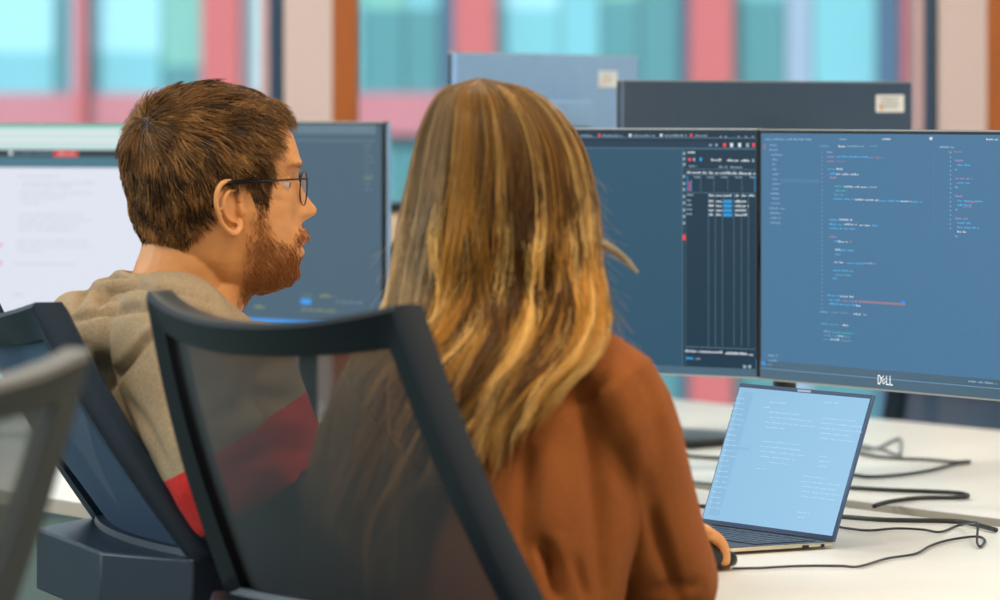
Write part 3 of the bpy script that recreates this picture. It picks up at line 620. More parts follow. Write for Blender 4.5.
def pdist(x, y, poly):
    d = np.full(len(x), 1e9)
    for i in range(len(poly)):
        a, c = np.array(poly[i], float), np.array(poly[(i+1) % len(poly)], float); ab = c-a
        t = np.clip(((x-a[0])*ab[0]+(y-a[1])*ab[1])/(ab@ab), 0, 1); d = np.minimum(d, np.hypot(x-a[0]-t*ab[0], y-a[1]-t*ab[1]))
    return d
def hand(mb, wrist, f, up, thumb, L=.18, curl=(25, 30, 20), spread=.06):
    """five fingered hand; f pointing direction, up = back of the hand, thumb = direction of the thumb side"""
    f = f.normalized(); thumb = (thumb-f*thumb.dot(f)).normalized(); up = (up-f*up.dot(f)-thumb*up.dot(thumb)).normalized()
    mb.tube([wrist-f*.02, wrist+f*.01, wrist+f*.045+up*.004, wrist+f*.085], [.025, .028, .040, .040], [.018, .018, .016, .011], side=thumb, n=18)
    for i, (off, ln, r) in enumerate([(.030, .072, .0098), (.0105, .080, .0100), (-.0095, .075, .0094), (-.0285, .058, .0084)]):
        p = wrist+f*(.085-abs(off-.008)*.25)+thumb*off; a = 0; pts = [p-f*.012, p]; rr = [r*1.1, r*1.05]
        d0 = (f+thumb*(off*spread/.03)).normalized()
        for sgm, c in zip((.45, .31, .24), curl):
            a += math.radians(c+i*2); d = d0*math.cos(a)-up*math.sin(a); p = p+d*ln*sgm; pts.append(p); rr.append(r*(1-.07*len(pts)/3))
        mb.tube(pts, rr, n=12, sub=4)
    p = wrist+f*.022+thumb*.022; pts = [p, p+f*.028+thumb*.020-up*.006, p+f*.056+thumb*.026-up*.014, p+f*.078+thumb*.022-up*.021]
    mb.tube(pts, [.013, .0115, .0098, .008], n=12, sub=4)
# ------------------------------------------------------------------ the man
DM = 5.66; KM = DM/F
hm_a = math.radians(7); e0 = P(228, 210, DM)
TRm = Matrix.Translation(e0) @ Matrix.Rotation(hm_a, 4, 'Z')
TRi = TRm.inverted()
man = thing('person', 'bearded man in glasses and a khaki hoodie, seated and looking right', 'person', (e0.x+.1, e0.y, 0))
def rel(o, me):                            # world mesh data -> child space of a thing
    a = co(me)-np.array(o.location); setco(me, a)
b = MB(); head_mesh(b, KM, TRm)
lm = TRm.to_3x3() @ Vector((0, 1, 0))
b.tube([P(200, 225, DM), P(190, 262, DM), P(180, 300, DM), P(182, 345, DM)], [.052, .054, .058, .09], [.066, .064, .068, .08], side=lm, n=28)
b.tube([P(248, 270, DM), P(225, 292, DM), P(212, 320, DM)], [.035, .040, .045], [.022, .03, .03], side=lm, n=20)
me = union(b, .0019, 3, .45)
Vw = co(me); Nw = normals(me); Mi = np.array(TRi); loc = (Vw@Mi[:3, :3].T)+Mi[:3, 3]; locn = Nw@Mi[:3, :3].T
pxy = np.stack([loc[:, 0]/KM+228, 210-loc[:, 2]/KM], 1)
hairpoly = [(290, 104), (279, 113), (264, 124), (261, 140), (265, 160), (266, 188), (262, 204), (251, 204), (245, 190), (239, 180), (225, 176), (213, 181), (208, 192), (207, 208), (198, 228), (184, 248), (157, 243), (138, 240), (90, 240), (90, 60), (300, 60)]
top = pxy[:, 1] < 120
hmask = pip(pxy[:, 0], pxy[:, 1], hairpoly) & (np.abs(loc[:, 1]) < .0745+.02*(pxy[:, 1] < 175)) & ((loc[:, 1]**2 < .076**2) | (pxy[:, 1] < 176))
beardpoly = [(249, 198), (266, 198), (268, 216), (274, 234), (288, 240), (294, 224), (316, 222), (316, 242), (306, 245), (300, 252), (312, 258), (306, 305), (258, 306), (234, 302), (238, 270), (240, 240)]
bmask = pip(pxy[:, 0], pxy[:, 1], beardpoly) & (np.abs(loc[:, 1]) < .072) & ~((pxy[:, 1] > 240) & (pxy[:, 1] < 254) & (pxy[:, 0] > 286) & (np.abs(loc[:, 1]) < .022))
faces = [list(p.vertices) for p in me.polygons]
rel(man, me); body = link('body', me, M_skin, man, 180)
org = np.array(man.location)
# hair under-layer and strands
def undercap(mask, off):
    idx = np.where(mask)[0]; m2 = -np.ones(len(mask), int); m2[idx] = np.arange(len(idx))
    fs = [[m2[i] for i in f] for f in faces if all(mask[i] for i in f)]
    o_ = off[idx] if hasattr(off, '__len__') else off*np.ones(len(idx))
    return Vw[idx]+Nw[idx]*o_[:, None]-org, fs, idx
crown = np.array([(148-228)*KM, -.040, (210-122)*KM])
def thick(lp):                             # hair thickness over the skull
    py = 210-lp[:, 2]/KM; px = lp[:, 0]/KM+228
    t = np.interp(py, [80, 110, 150, 200, 225, 245], [.0165, .0165, .0150, .013, .008, .003])
    return t*np.interp(px, [200, 262, 280, 290], [1, .85, .8, .6])*np.where((py > 165) & (px > 235), .35, 1)
edge = np.array(hairpoly); 
tk = thick(loc)*np.clip(pdist(pxy[:, 0], pxy[:, 1], hairpoly)/9, .12, 1)
cv, cf, ci = undercap(hmask, tk*.5)
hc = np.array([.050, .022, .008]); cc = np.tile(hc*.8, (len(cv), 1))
NS = 17000; hw_ = hmask*(1+5*np.exp(-(np.linalg.norm(loc-crown, axis=1)/.022)**2)); ids = RNG.choice(len(hw_), NS, p=hw_/hw_.sum()); K = 8
root = loc[ids]; nn = locn[ids]; th = tk[ids]; d = root-crown; d -= nn*np.sum(d*nn, 1)[:, None]; dl = np.linalg.norm(d, axis=1)+1e-6; d /= dl[:, None]; d += RNG.normal(size=d.shape)*(.9*np.exp(-(dl/.014)**2))[:, None]
down = np.array([0, 0, -1.]); fr = np.array([1., 0, 0])
w_t = np.clip((root[:, 2]-.055)/.06, 0, 1)[:, None]
clump = np.stack([smoothnoise(root, 170, 11), smoothnoise(root, 170, 12), smoothnoise(root, 170, 13)], 1)
d = d*.7+down*(1-w_t)*.8+fr*w_t*.35+clump*.5+RNG.normal(size=d.shape)*.16; d -= nn*np.sum(d*nn, 1)[:, None]; d /= np.linalg.norm(d, axis=1)[:, None]+1e-6
ln = np.interp(root[:, 2], [-.04, 0, .06, .10], [.010, .020, .030, .040])*RNG.uniform(.7, 1.15, NS)*np.interp(root[:, 0], [.045, .064], [1, .8])
lift = 1+.28*smoothnoise(root, 130, 5)+RNG.normal(size=NS)*.06
t = np.linspace(0, 1, K)
qf = np.clip((root[:, 0]-.03)/.03, 0, 1)*w_t[:, 0]      # tousled front
Pn = root[:, None]+nn[:, None]*(th*lift*.98)[:, None, None]*(1-(1-t)**2)[None, :, None]*(1-.25*t[None, :, None]) + d[:, None]*(ln[:, None]*t[None])[..., None]
Pn += (np.array([0.1, 0, .9])[None, None]*(qf*ln*.12*(1+RNG.normal(size=NS)*.6))[:, None, None])*(t**2)[None, :, None]
Pn = Pn-nn[:, None]*((ln*ln/.16)[:, None]*(t**2)[None])[..., None]*.5
Wm = np.array(TRm); Pw = Pn@Wm[:3, :3].T+Wm[:3, 3]-org
shade = np.clip(.42+.34*smoothnoise(root, 120, 8)+RNG.normal(size=NS)*.24, 0, 1)
cA, cB = np.array([.034, .014, .004]), np.array([.52, .25, .075])
col = cA+(cB-cA)*(shade**1.5)[:, None]; Cc = np.repeat(col[:, None], K, 1)*np.linspace(.8, 1.15, K)[None, :, None]
Rr = np.linspace(1, .35, K)[None]*RNG.uniform(.0004, .0008, NS)[:, None]
M_hair = mat('hair_strands', (90, 60, 30), .42, attr='Col', spec=.3)
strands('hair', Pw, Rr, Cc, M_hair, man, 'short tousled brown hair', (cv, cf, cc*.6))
# beard
bw = np.clip(pdist(pxy[:, 0], pxy[:, 1], beardpoly)/16, .04, 1)*bmask*np.clip(1.2-np.abs(loc[:, 1])*3, .3, 1); NS = 6800; ids = RNG.choice(len(bw), NS, p=bw/bw.sum()); root = loc[ids]; nn = locn[ids]; K = 5; t = np.linspace(0, 1, K)
d = np.array([.35, 0, -1.])+RNG.normal(size=(NS, 3))*.28+.3*np.stack([smoothnoise(root, 200, 31), smoothnoise(root, 200, 32), smoothnoise(root, 200, 33)], 1); d -= nn*np.sum(d*nn, 1)[:, None]; d /= np.linalg.norm(d, axis=1)[:, None]
ln = RNG.uniform(.005, .011, NS)*np.interp(root[:, 2], [-.1, -.05, 0], [1.1, 1, .6])
Pn = root[:, None]+nn[:, None]*(.0045*t*(1.4-t))[None, :, None]*RNG.uniform(.6, 1.3, NS)[:, None, None]+d[:, None]*(ln[:, None]*t[None])[..., None]
Pw = Pn@Wm[:3, :3].T+Wm[:3, 3]-org
sh = RNG.uniform(0, 1, NS); cA, cB = np.array([.26, .088, .022]), np.array([.62, .28, .085]); Cc = np.repeat((cA+(cB-cA)*sh[:, None])[:, None], K, 1)
strands('beard', Pw, np.linspace(1, .4, K)[None]*RNG.uniform(.00022, .0004, NS)[:, None], Cc, M_hair, man, 'short reddish brown beard', None)
# eyebrows
ids = RNG.choice(np.where((np.abs(pxy[:, 1]-166+np.abs(loc[:, 1])*0) < 2) & (pxy[:, 0] > 280) & (np.abs(loc[:, 1]) > .010) & (np.abs(loc[:, 1]) < .050))[0], 260); root = loc[ids]; nn = locn[ids]
d = np.stack([-.3*np.ones(260), np.sign(root[:, 1]), .25*np.ones(260)], 1)+RNG.normal(size=(260, 3))*.2; d /= np.linalg.norm(d, axis=1)[:, None]
Pn = root[:, None]+nn[:, None]*(.0016*np.sqrt(t))[None, :, None]+d[:, None]*(.008*t)[None, :, None]
strands('eyebrows', Pn@Wm[:3, :3].T+Wm[:3, 3]-org, np.linspace(1, .4, K)[None]*np.full(260, .00016)[:, None], np.tile(np.array([.34, .17, .07]), (260, K, 1)), M_hair, man)
M_eye = mat('eye_white', (196, 178, 164), .2); M_iris = mat('iris', (70, 90, 90), .1); M_lip = mat('lip', (190, 96, 82), .45)
def eyes(o, TR, k):
    for sg in (-1, 1):
        c = TR @ Vector(((279.2-228)*k, sg*.031, (210-184)*k))-o.location
        b = MB(); b.ball(c, .0115, n=24); g = b.build('eye', M_eye, o, 180)
        b = MB(); b.ball(c+(TR.to_3x3() @ Vector((.0083, 0, 0))), (.0042, .0060, .0060), n=16); b.build('iris', M_iris, g, 180)
eyes(man, TRm, KM)
# hoodie
hx = Vector((.95, .31, 0)); hl = Vector((-.31, .95, 0))
DB = 5.64
b = MB()
sp = [P(181, 304, DB), P(176, 325, DB), P(182, 360, DB), P(198, 420, DB), P(226, 480, DB), P(258, 540, DB), P(285, 590, DB)]
b.tube(sp, [.10, .155, .195, .20, .19, .185, .19], [.075, .098, .122, .13, .13, .135, .14], side=hl, n=40, power=2.3)
sr = P(176, 348, 5.47); er = P(236, 498, 5.36); wr = P(345, 548, 5.50)
b.tube([P(172, 322, 5.56), sr, (sr*.5+er*.5)+hx*-.006, er, er*.5+wr*.5, wr], [.068, .080, .072, .064, .055, .042], n=26)
sl = P(172, 345, 5.84); el = P(255, 495, 5.92); wl = P(380, 545, 5.86)
b.tube([P(172, 322, 5.72), sl, (sl+el)/2, el, (el+wl)/2, wl], [.068, .078, .072, .064, .055, .042], n=26)
# hood: rolls of cloth round the neck
nc = P(183, 300, DB)
def roll(rad_b, rad_s, dz, r, rb, tilt=.3, a0=20, a1=340, front=.0):
    pts = []
    for a in np.linspace(a0, a1, 15):
        t = math.radians(a); x = math.cos(t); y = math.sin(t)
        w = (1-x)/2
        pts.append(nc+hx*(x*(rad_b if x < 0 else rad_s)+front)+hl*(y*rad_s)+Vector((0, 0, dz-.055*max(0, x)-tilt*.1*w)))
    b.tube(pts, r, rb, n=16, sub=3, side=(0, 0, 1))
roll(.078, .068, .012, .016, .014, -.1)
roll(.100, .080, .006, .020, .020, .0)
roll(.122, .095, -.012, .026, .018, .2)
b.tube([nc+hx*-.07+hl*.11+Vector((0, 0, -.02)), nc+hx*-.13+hl*.02+Vector((0, 0, -.028)), nc+hx*-.12-hl*.07+Vector((0, 0, -.035)), nc+hx*-.05-hl*.13+Vector((0, 0, -.05))], [.03, .04, .038, .02], [.03, .038, .034, .018], n=18)
me = union(b, .0045, 5, .6)
V = co(me); Nn = normals(me)
from mathutils.bvhtree import BVHTree
def folds(V, me, lines):
    """creases of the cloth: each follows a line drawn over the garment and is laid on its surface"""
    tree = BVHTree.FromPolygons([Vector(v) for v in V], [list(p.vertices) for p in me.polygons]); out = np.zeros(len(V))
    for pts, amp, wd in lines:
        pl = []
        pts = np.array(pts, float); L_n = len(pts)-1
        for t in np.linspace(0, L_n, 14*L_n):
            i = min(int(t), L_n-1); q = pts[i]+(pts[i+1]-pts[i])*(t-i); d = P(q[0], q[1], 1)-Vector((0, 0, CZ))
            h = tree.ray_cast(Vector((0, 0, CZ)), d.normalized(), 12)
            if h[0]: pl.append(tuple(h[0]))
        if len(pl) < 2: continue
        pl = np.array(pl); n = len(pl); best = np.full(len(V), 1e9); bt = np.zeros(len(V))
        for k in range(n-1):
            a, ab = pl[k], pl[k+1]-pl[k]
            if np.linalg.norm(ab) > .06: continue
            t = np.clip(((V-a)@ab)/(ab@ab+1e-12), 0, 1); dd = np.linalg.norm(V-(a+t[:, None]*ab), axis=1); m = dd < best; best[m] = dd[m]; bt[m] = ((k+t)/(n-1))[m]
        out += amp*np.exp(-(best/wd)**2)*np.clip(np.sin(np.pi*np.clip(bt*.94+.03, 0, 1)), 0, 1)**.5
    return out
disp = .0025*smoothnoise(V, 22, 3)+.0012*smoothnoise(V, 60, 4)
disp += folds(V, me, [([(210, 312), (165, 322), (140, 345), (118, 372), (103, 396)], -.016, .0075), ([(190, 318), (150, 332), (128, 358)], .007, .011), ([(62, 322), (95, 312), (150, 305), (225, 320)], -.013, .007), ([(72, 310), (85, 292), (108, 278), (128, 276)], -.010, .006), ([(98, 308), (108, 292), (135, 284), (180, 288), (215, 300)], -.013, .007), ([(85, 303), (100, 286), (140, 278)], .006, .008),
    ([(170, 350), (175, 400), (190, 450)], -.007, .012), ([(130, 400), (150, 430), (168, 470)], -.006, .01), ([(300, 400), (255, 395), (215, 420)], -.008, .012), ([(305, 425), (260, 420), (225, 440)], .006, .012), ([(280, 360), (250, 380), (240, 420)], -.008, .014), ([(320, 450), (270, 450), (230, 470)], -.007, .012)])
V = V+Nn*disp[:, None]; setco(me, V); rel(man, me)
def fabric(name, stops, axis, org_, rough=.9, bump=.5):
    """cloth dyed in blocks along an axis of the garment"""
    m = mat(name, stops[0][1], rough, noise=.16, nscale=260, bump=bump, bscale=700); nt = m.node_tree; bs = nt.nodes['Principled BSDF']
    tc = nt.nodes['Texture Coordinate']; vm = nt.nodes.new('ShaderNodeVectorMath'); vm.operation = 'DOT_PRODUCT'; vm.inputs[1].default_value = axis
    nt.links.new(tc.outputs['Object'], vm.inputs[0]); add = nt.nodes.new('ShaderNodeMath'); add.operation = 'SUBTRACT'; add.inputs[1].default_value = org_
    nt.links.new(vm.outputs['Value'], add.inputs[0]); cr = nt.nodes.new('ShaderNodeValToRGB'); cr.color_ramp.interpolation = 'CONSTANT'
    els = cr.color_ramp.elements; els[0].position = 0; els[0].color = lin(stops[0][1])+(1,); els[1].position = stops[1][0]; els[1].color = lin(stops[1][1])+(1,)
    for p, c in stops[2:]: e = els.new(p); e.color = lin(c)+(1,)
    nt.links.new(add.outputs[0], cr.inputs[0]); mx = [n for n in nt.nodes if n.type == 'MIX'][0]; nt.links.new(cr.outputs[0], mx.inputs[6]); return m
pa, pb, pc_ = P(170, 474, 5.5), P(300, 398, 5.5), P(150, 512, 5.5)
axd = Vector(((pb-pa).z, 0, -(pb-pa).x)).normalized(); 
if axd.z > 0: axd = -axd
o0 = axd.dot(pa-man.location)-.5; o1 = axd.dot(pc_-man.location)-o0
M_hood = fabric('hoodie_cloth', [(0, (164, 140, 108)), (.5, (205, 36, 26)), (.5+.075, (20, 20, 22))], axd, o0)
link('hoodie', me, M_hood, man, 180, 'khaki hoodie with a red band below the chest')
def legs(o, hip, h, l, m, shoe):
    b = MB()
    for sg in (-1, 1):
        a = hip+l*.09*sg; kn = a+h*.42+Vector((0, 0, .02)); ft = kn+h*.05; ft.z = .10
        b.tube([a, (a+kn)/2, kn, (kn+ft)/2, ft], [.085, .08, .062, .058, .048], n=20)
    b.tube([hip-l*.12, hip, hip+l*.12], [.11, .12, .11], n=20)
    me = union(b, .006, 4); rel(o, me); link('trousers', me, m, o, 180)
    for sg in (-1, 1):
        a = hip+l*.09*sg; ft = a+h*.47; b = MB(); b.tube([Vector((ft.x, ft.y, .06))-h*.06, Vector((ft.x, ft.y, .06)), Vector((ft.x, ft.y, .045))+h*.09, Vector((ft.x, ft.y, .035))+h*.17], [.035, .042, .042, .028], [.05, .055, .04, .024], side=l, n=16)
        b.v = [(v[0]-o.location.x, v[1]-o.location.y, max(v[2], .005)) for v in b.v]; b.build('shoe', shoe, o, 180)
M_tr = mat('dark_trousers', (26, 28, 34), .9, bump=.3, bscale=500); M_shoe = mat('shoe', (40, 40, 44), .6)
legs(man, P(262, 590, DB)+Vector((.0, 0, -.13)), hx, hl, M_tr, M_shoe)
def bare_hand(o, name, wrist, f, up, th, **kw):
    b = MB(); hand(b, wrist, f, up, th, **kw); me = union(b, .002, 3, .4); rel(o, me); return link(name, me, M_skin, o, 180)
bare_hand(man, 'hand', wr+hx*.0, hx, Vector((0, 0, 1)), hl); bare_hand(man, 'hand', wl, hx, Vector((0, 0, 1)), -hl)
# glasses
gl = thing('eyeglasses', 'thin dark metal framed glasses on the face of the bearded man', 'glasses', e0)
GL_ = lambda px, py, y: TRm.to_3x3() @ Vector(((px-228)*KM, y, (210-py)*KM))
M_gm = mat('glasses_metal', (22, 26, 34), .25, .6)
for sg in (-1, 1):
    b = MB(); c = (304, 188); pts = []
    for a in np.linspace(0, 2*math.pi, 25): pts.append(GL_(c[0]-2.0-abs(math.cos(a)*.5)+.6*math.sin(a)-1.8*(math.cos(a)*1 if 1 else 0), c[1]-17*math.copysign(abs(math.sin(a))**.8, math.sin(a)), sg*(.034-.0245*math.copysign(abs(math.cos(a))**.8, math.cos(a)))))
    b.tube(pts, .0009, n=8, sub=2); b.build('rim', M_gm, gl, 180)
    lb = MB(); k = len(pts)-1; lb.add(pts[:k], [list(range(k))]); lb.build('lens', veil('lens_glass', (210, 225, 235), .06, .45, .02), gl, 0)
    b = MB(); b.tube([GL_(305, 178, sg*.057), GL_(300, 178, sg*.066), GL_(285, 179, sg*.072), GL_(262, 180, sg*.0815), GL_(240, 180.5, sg*.0855), GL_(224, 182, sg*.0860), GL_(213, 190, sg*.0800), GL_(209, 206, sg*.0765)], [.0010, .0010, .0010, .0011, .0018, .002, .002, .0016], [.0010, .0012, .0013, .0016, .0024, .0026, .0022, .0018], n=8); b.build('temple', M_gm, gl, 180)
b = MB(); b.tube([GL_(306, 180, -.0095), GL_(309, 178.5, 0), GL_(306, 180, .0095)], .001, n=8); b.build('bridge', M_gm, gl, 180)
# ------------------------------------------------------------------ the woman
hw = Vector((.72, .694, 0)).normalized(); wl_ = Vector((-hw.y, hw.x, 0))     # facing / her left
DW = 5.10; KW = .00108
ew = P(508, 210, DW); TRw = Matrix.Translation(ew) @ Matrix.Rotation(math.atan2(hw.y, hw.x)+.08, 4, 'Z') @ Matrix.Rotation(math.radians(4), 4, 'Y')
wom = thing('person', 'woman with long wavy blond hair in a rust orange sweater, seen from behind', 'person', (.02, 5.05, 0))
sh_r = P(606, 392, 4.975); el_r = Vector((.180, 5.10, .768)); wr_r = Vector((.172, 5.37, .778))
sh_l = P(395, 386, 5.22); el_l = Vector((-.02, 5.42, .79)); wr_l = Vector((.135, 5.60, .775))
b = MB(); head_mesh(b, KW, TRw, False)
b.tube([ew+Vector((0, 0, -.02)), ew+Vector((-.01, -.01, -.08)), Vector((.0, 5.07, 1.05)), Vector((.0, 5.06, .98))], [.045, .045, .05, .09], [.05, .048, .052, .07], side=wl_, n=24)
me = union(b, .0022, 3, .45); rel(wom, me); link('body', me, M_skin, wom, 180); eyes(wom, TRw, KW)
# sweater
b = MB()
tor = [Vector((.0, 5.075, 1.060)), Vector((.0, 5.07, 1.035)), Vector((.005, 5.065, .985)), Vector((.0, 5.05, .90)), Vector((-.02, 5.02, .80)), Vector((-.045, 4.99, .68)), Vector((-.06, 4.97, .54))]
b.tube(tor, [.06, .115, .165, .178, .178, .182, .19], [.055, .085, .108, .122, .128, .13, .135], side=wl_, n=44, power=2.25)
b.tube([Vector((.045, 5.03, 1.018)), sh_r, sh_r*.5+el_r*.5+Vector((.000, -.008, 0)), el_r+Vector((.0, -.01, .0)), el_r*.45+wr_r*.55+Vector((0, 0, .0)), wr_r-(wr_r-el_r)*.08], [.045, .064, .068, .064, .050, .036], n=28)
b.tube([Vector((-.04, 5.11, 1.018)), sh_l, (sh_l+el_l)/2, el_l, el_l*.45+wr_l*.55, wr_l-(wr_l-el_l)*.1], [.045, .064, .066, .062, .050, .037], n=28)
b.tube([Vector((.0, 5.075, 1.04)), Vector((.0, 5.08, 1.075))], [.068, .062], [.064, .06], side=wl_, n=28)
me = union(b, .0042, 5, .6); V = co(me); Nn = normals(me)
from mathutils.bvhtree import BVHTree
bvh = BVHTree.FromPolygons([Vector(v) for v in V], [list(p.vertices) for p in me.polygons])
disp = .003*smoothnoise(V, 16, 21)+.0012*smoothnoise(V, 45, 22)
disp += folds(V, me, [([(572, 372), (592, 430), (600, 500), (604, 600)], -.016, .014), ([(612, 372), (632, 430), (640, 500), (648, 600)], .008, .016), ([(652, 512), (664, 552), (680, 600)], -.013, .007), ([(640, 470), (650, 512), (656, 560)], -.006, .010), ([(541, 542), (553, 565), (562, 600)], -.024, .008), ([(528, 455), (527, 520), (524, 600)], -.012, .010),
    ([(552, 400), (549, 480), (548, 530)], .009, .02), ([(560, 388), (582, 392), (610, 378)], -.006, .008), ([(540, 385), (575, 398)], -.006, .006), ([(630, 356), (655, 400), (662, 450)], -.004, .012), ([(575, 560), (590, 600)], -.008, .008), ([(650, 590), (700, 586)], -.006, .008)])
setco(me, V+Nn*disp[:, None]); rel(wom, me)
M_knit = mat('rust_knit', (142, 74, 12), .9, noise=.12, nscale=120, bump=.35, bscale=500, stretch=(1, 1, 4))
link('sweater', me, M_knit, wom, 180, 'rust orange knitted sweater')
legs(wom, Vector((-.03, 5.0, .53)), hw, wl_, M_tr, M_shoe)
MPh = Vector(MP); fh = Vector((.80, .60, 0))
b = MB(); wrh = Vector((MPh.x, MPh.y, .800))-fh*.085+Vector((-.004, .006, 0))
b.tube([el_r*.35+wr_r*.65, wr_r*.6+wrh*.4, wrh], [.03, .027, .026], [.026, .022, .019], n=18)
hand(b, wrh, fh+Vector((0, 0, -.12)), Vector((0, 0, 1)), Vector((-.6, .8, 0)), curl=(14, 28, 24), spread=.10)
me = union(b, .0018, 3, .4); rel(wom, me); link('hand', me, M_skin, wom, 180)
bare_hand(wom, 'hand', Vector(wr_l), Vector((.9, .45, -.12)), Vector((0, 0, 1)), Vector((.5, -.8, 0)), curl=(10, 16, 12))
# long hair: locks that flow from the parting down the back
yl = [(78, 468, 492), (82, 452, 512), (88, 441, 530), (97, 432, 547), (110, 425, 562), (130, 417, 577), (150, 412, 587), (170, 408, 593), (200, 402, 599), (230, 396, 602), (260, 391, 604), (290, 386, 609), (310, 380, 613), (330, 372, 608), (350, 358, 596), (380, 342, 562), (420, 326, 538), (460, 316, 526), (490, 310, 508), (530, 308, 495), (600, 310, 480), (640, 315, 470)]
yy = np.array([r[0] for r in yl]); xl = np.array([r[1] for r in yl]); xr = np.array([r[2] for r in yl])
dc = np.array([5.10]*12+[5.07, 5.03, 5.0, 4.965, 4.95, 4.935, 4.925, 4.915, 4.90, 4.89]); dbh = np.array([.03, .05, .065, .08, .095, .105, .112, .115, .115, .112, .108, .10, .085, .065, .05, .038, .032, .03, .028, .026, .024, .022])
NL = 330; SP = 46; K = 30
gx, gz = np.linspace(-.26, .26, 60), np.linspace(.66, 1.14, 60); G_ = np.zeros((60, 60))
for i_, x_ in enumerate(gx):
    for j_, z_ in enumerate(gz):
        h_ = bvh.ray_cast(Vector((x_, 4.4, z_)), Vector((0, 1, 0)), 2); G_[i_, j_] = h_[0].y if h_[0] else np.nan
for j_ in range(1, 60):
    for i_ in range(60):
        if np.isnan(G_[i_, j_]): G_[i_, j_] = G_[i_, j_-1]+.006
G_ = np.where(np.isnan(G_), 5.1, G_)
for _ in range(4): G_ = np.minimum(G_, (G_+np.roll(G_, 1, 0)+np.roll(G_, -1, 0)+np.roll(G_, 1, 1)+np.roll(G_, -1, 1))/5)
def sdepth(x, z):
    a = (x+.26)/.52*59; c = (z-.66)/.48*59
    a = min(max(a, 0), 58.99); c = min(max(c, 0), 58.99); i, j = int(a), int(c); u, v = a-i, c-j
    return G_[i, j]*(1-u)*(1-v)+G_[i+1, j]*u*(1-v)+G_[i, j+1]*(1-u)*v+G_[i+1, j+1]*u*v
phi0 = RNG.uniform(-math.pi, math.pi, NL*2)
face = math.atan2(hw.y, hw.x)
keep = np.abs((phi0-face+math.pi) % (2*math.pi)-math.pi) > math.radians(52); phi0 = phi0[keep][:NL]; NL = len(phi0)
Plist = []; Rl = []; Cl = []
ts = np.linspace(0, 1, K)
for i in range(NL):
    ph = phi0[i]; lay = RNG.uniform(.80, 1.0)**.6
    right = math.cos(ph) > .2
    yend = RNG.uniform(385, 480) if right else RNG.uniform(470, 620)
    if math.cos(ph) > .75: yend = RNG.uniform(330, 430)
    y0 = 78+RNG.uniform(0, 4); ye = y0+(yend-y0)*ts**1.15
    wav = RNG.uniform(0, 6.28); wa = RNG.uniform(.06, .17); wn = RNG.uniform(2.0, 3.2)
    grow = np.clip((ye-170)/220, 0, 1); ye_lock = ye
    basec = RNG.choice([0, 1, 2], p=[.40, .38, .22])
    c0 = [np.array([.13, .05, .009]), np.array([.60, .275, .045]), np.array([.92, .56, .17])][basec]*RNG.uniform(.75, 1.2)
    if math.cos(ph) < -.62: c0 = c0*.4+np.array([.66, .52, .34])*.6  # left locks blended paler: rim light from that side put into their colour
    lf = RNG.uniform(.006, .036)
    off = RNG.normal(size=(SP, 2)); off *= (np.abs(RNG.normal(size=(SP, 1)))*.5+.2)/np.linalg.norm(off, axis=1, keepdims=True)
    for k in range(SP):
        ye = y0+(yend-y0)*(ts*RNG.uniform(.72, 1.04))**1.15
        p = ph+off[k, 0]*.065*(1-.55*grow)+wa*np.sin(wav+ye/F*DW*2*math.pi*wn*1.6)*grow+.03*RNG.normal()
        ll = (lay+off[k, 1]*.035*(1-.4*grow)+.035*grow*np.sin(wav*1.7+ye*.03)); ll = np.minimum(ll, 1.03)*np.clip((ye-y0+.3)/7, 0, 1)**.5
        XL, XR = np.interp(ye, yy, xl), np.interp(ye, yy, xr); cx = (XL+XR)/2; hwid = (XR-XL)/2-3
        D = np.interp(ye, yy, dc); Bd = np.interp(ye, yy, dbh)
        grow2 = np.clip((ye-300)/80, 0, 1)
        # above the shoulders: round the head; below: a sheet lying on the back
        px = cx+hwid*np.cos(p)*ll; dd = D+Bd*np.sin(p)*ll
        dd = dd*(1-grow2)+(D-np.abs(Bd*np.sin(ph)*lay)*.5-off[k, 1]*.004)*grow2
        Z = CZ-(ye-HY)*DW/F; X = (px-500)*DW/F
        for q_ in range(K):
            if ye[q_] > 210:
                u_ = min(1, (ye[q_]-210)/120); u_ = u_*u_*(3-2*u_); dd[q_] += (min(dd[q_], sdepth(X[q_], Z[q_])-lf-.002*math.cos(k))-dd[q_])*u_
        for _ in range(3): dd[1:-1] = (dd[:-2]+dd[1:-1]*2+dd[2:])/4
        lim = 4.825+(.42*np.clip(1.10-Z, 0, .5)-.016-(X+.232)*.776)/.63
        dd = np.where((Z < 1.11) & (X < -.04), np.maximum(dd, lim), dd)
        # dropping strands follow a slight fly-away
        fl = RNG.normal()*.0035*ts**2
        Plist.append(np.stack([X+fl, dd+fl, Z+RNG.normal()*.002*ts], 1))
        rb_ = RNG.uniform(.00035, .0006); Rl.append(rb_*np.interp(ts, [0, .8, 1], [1, 1, .3]))
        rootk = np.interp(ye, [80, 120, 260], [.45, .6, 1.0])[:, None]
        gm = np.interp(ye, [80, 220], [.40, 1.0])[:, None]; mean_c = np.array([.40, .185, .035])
        Cl.append((mean_c[None]*(1-gm)+c0[None]*gm)*rootk*RNG.uniform(.75, 1.25))
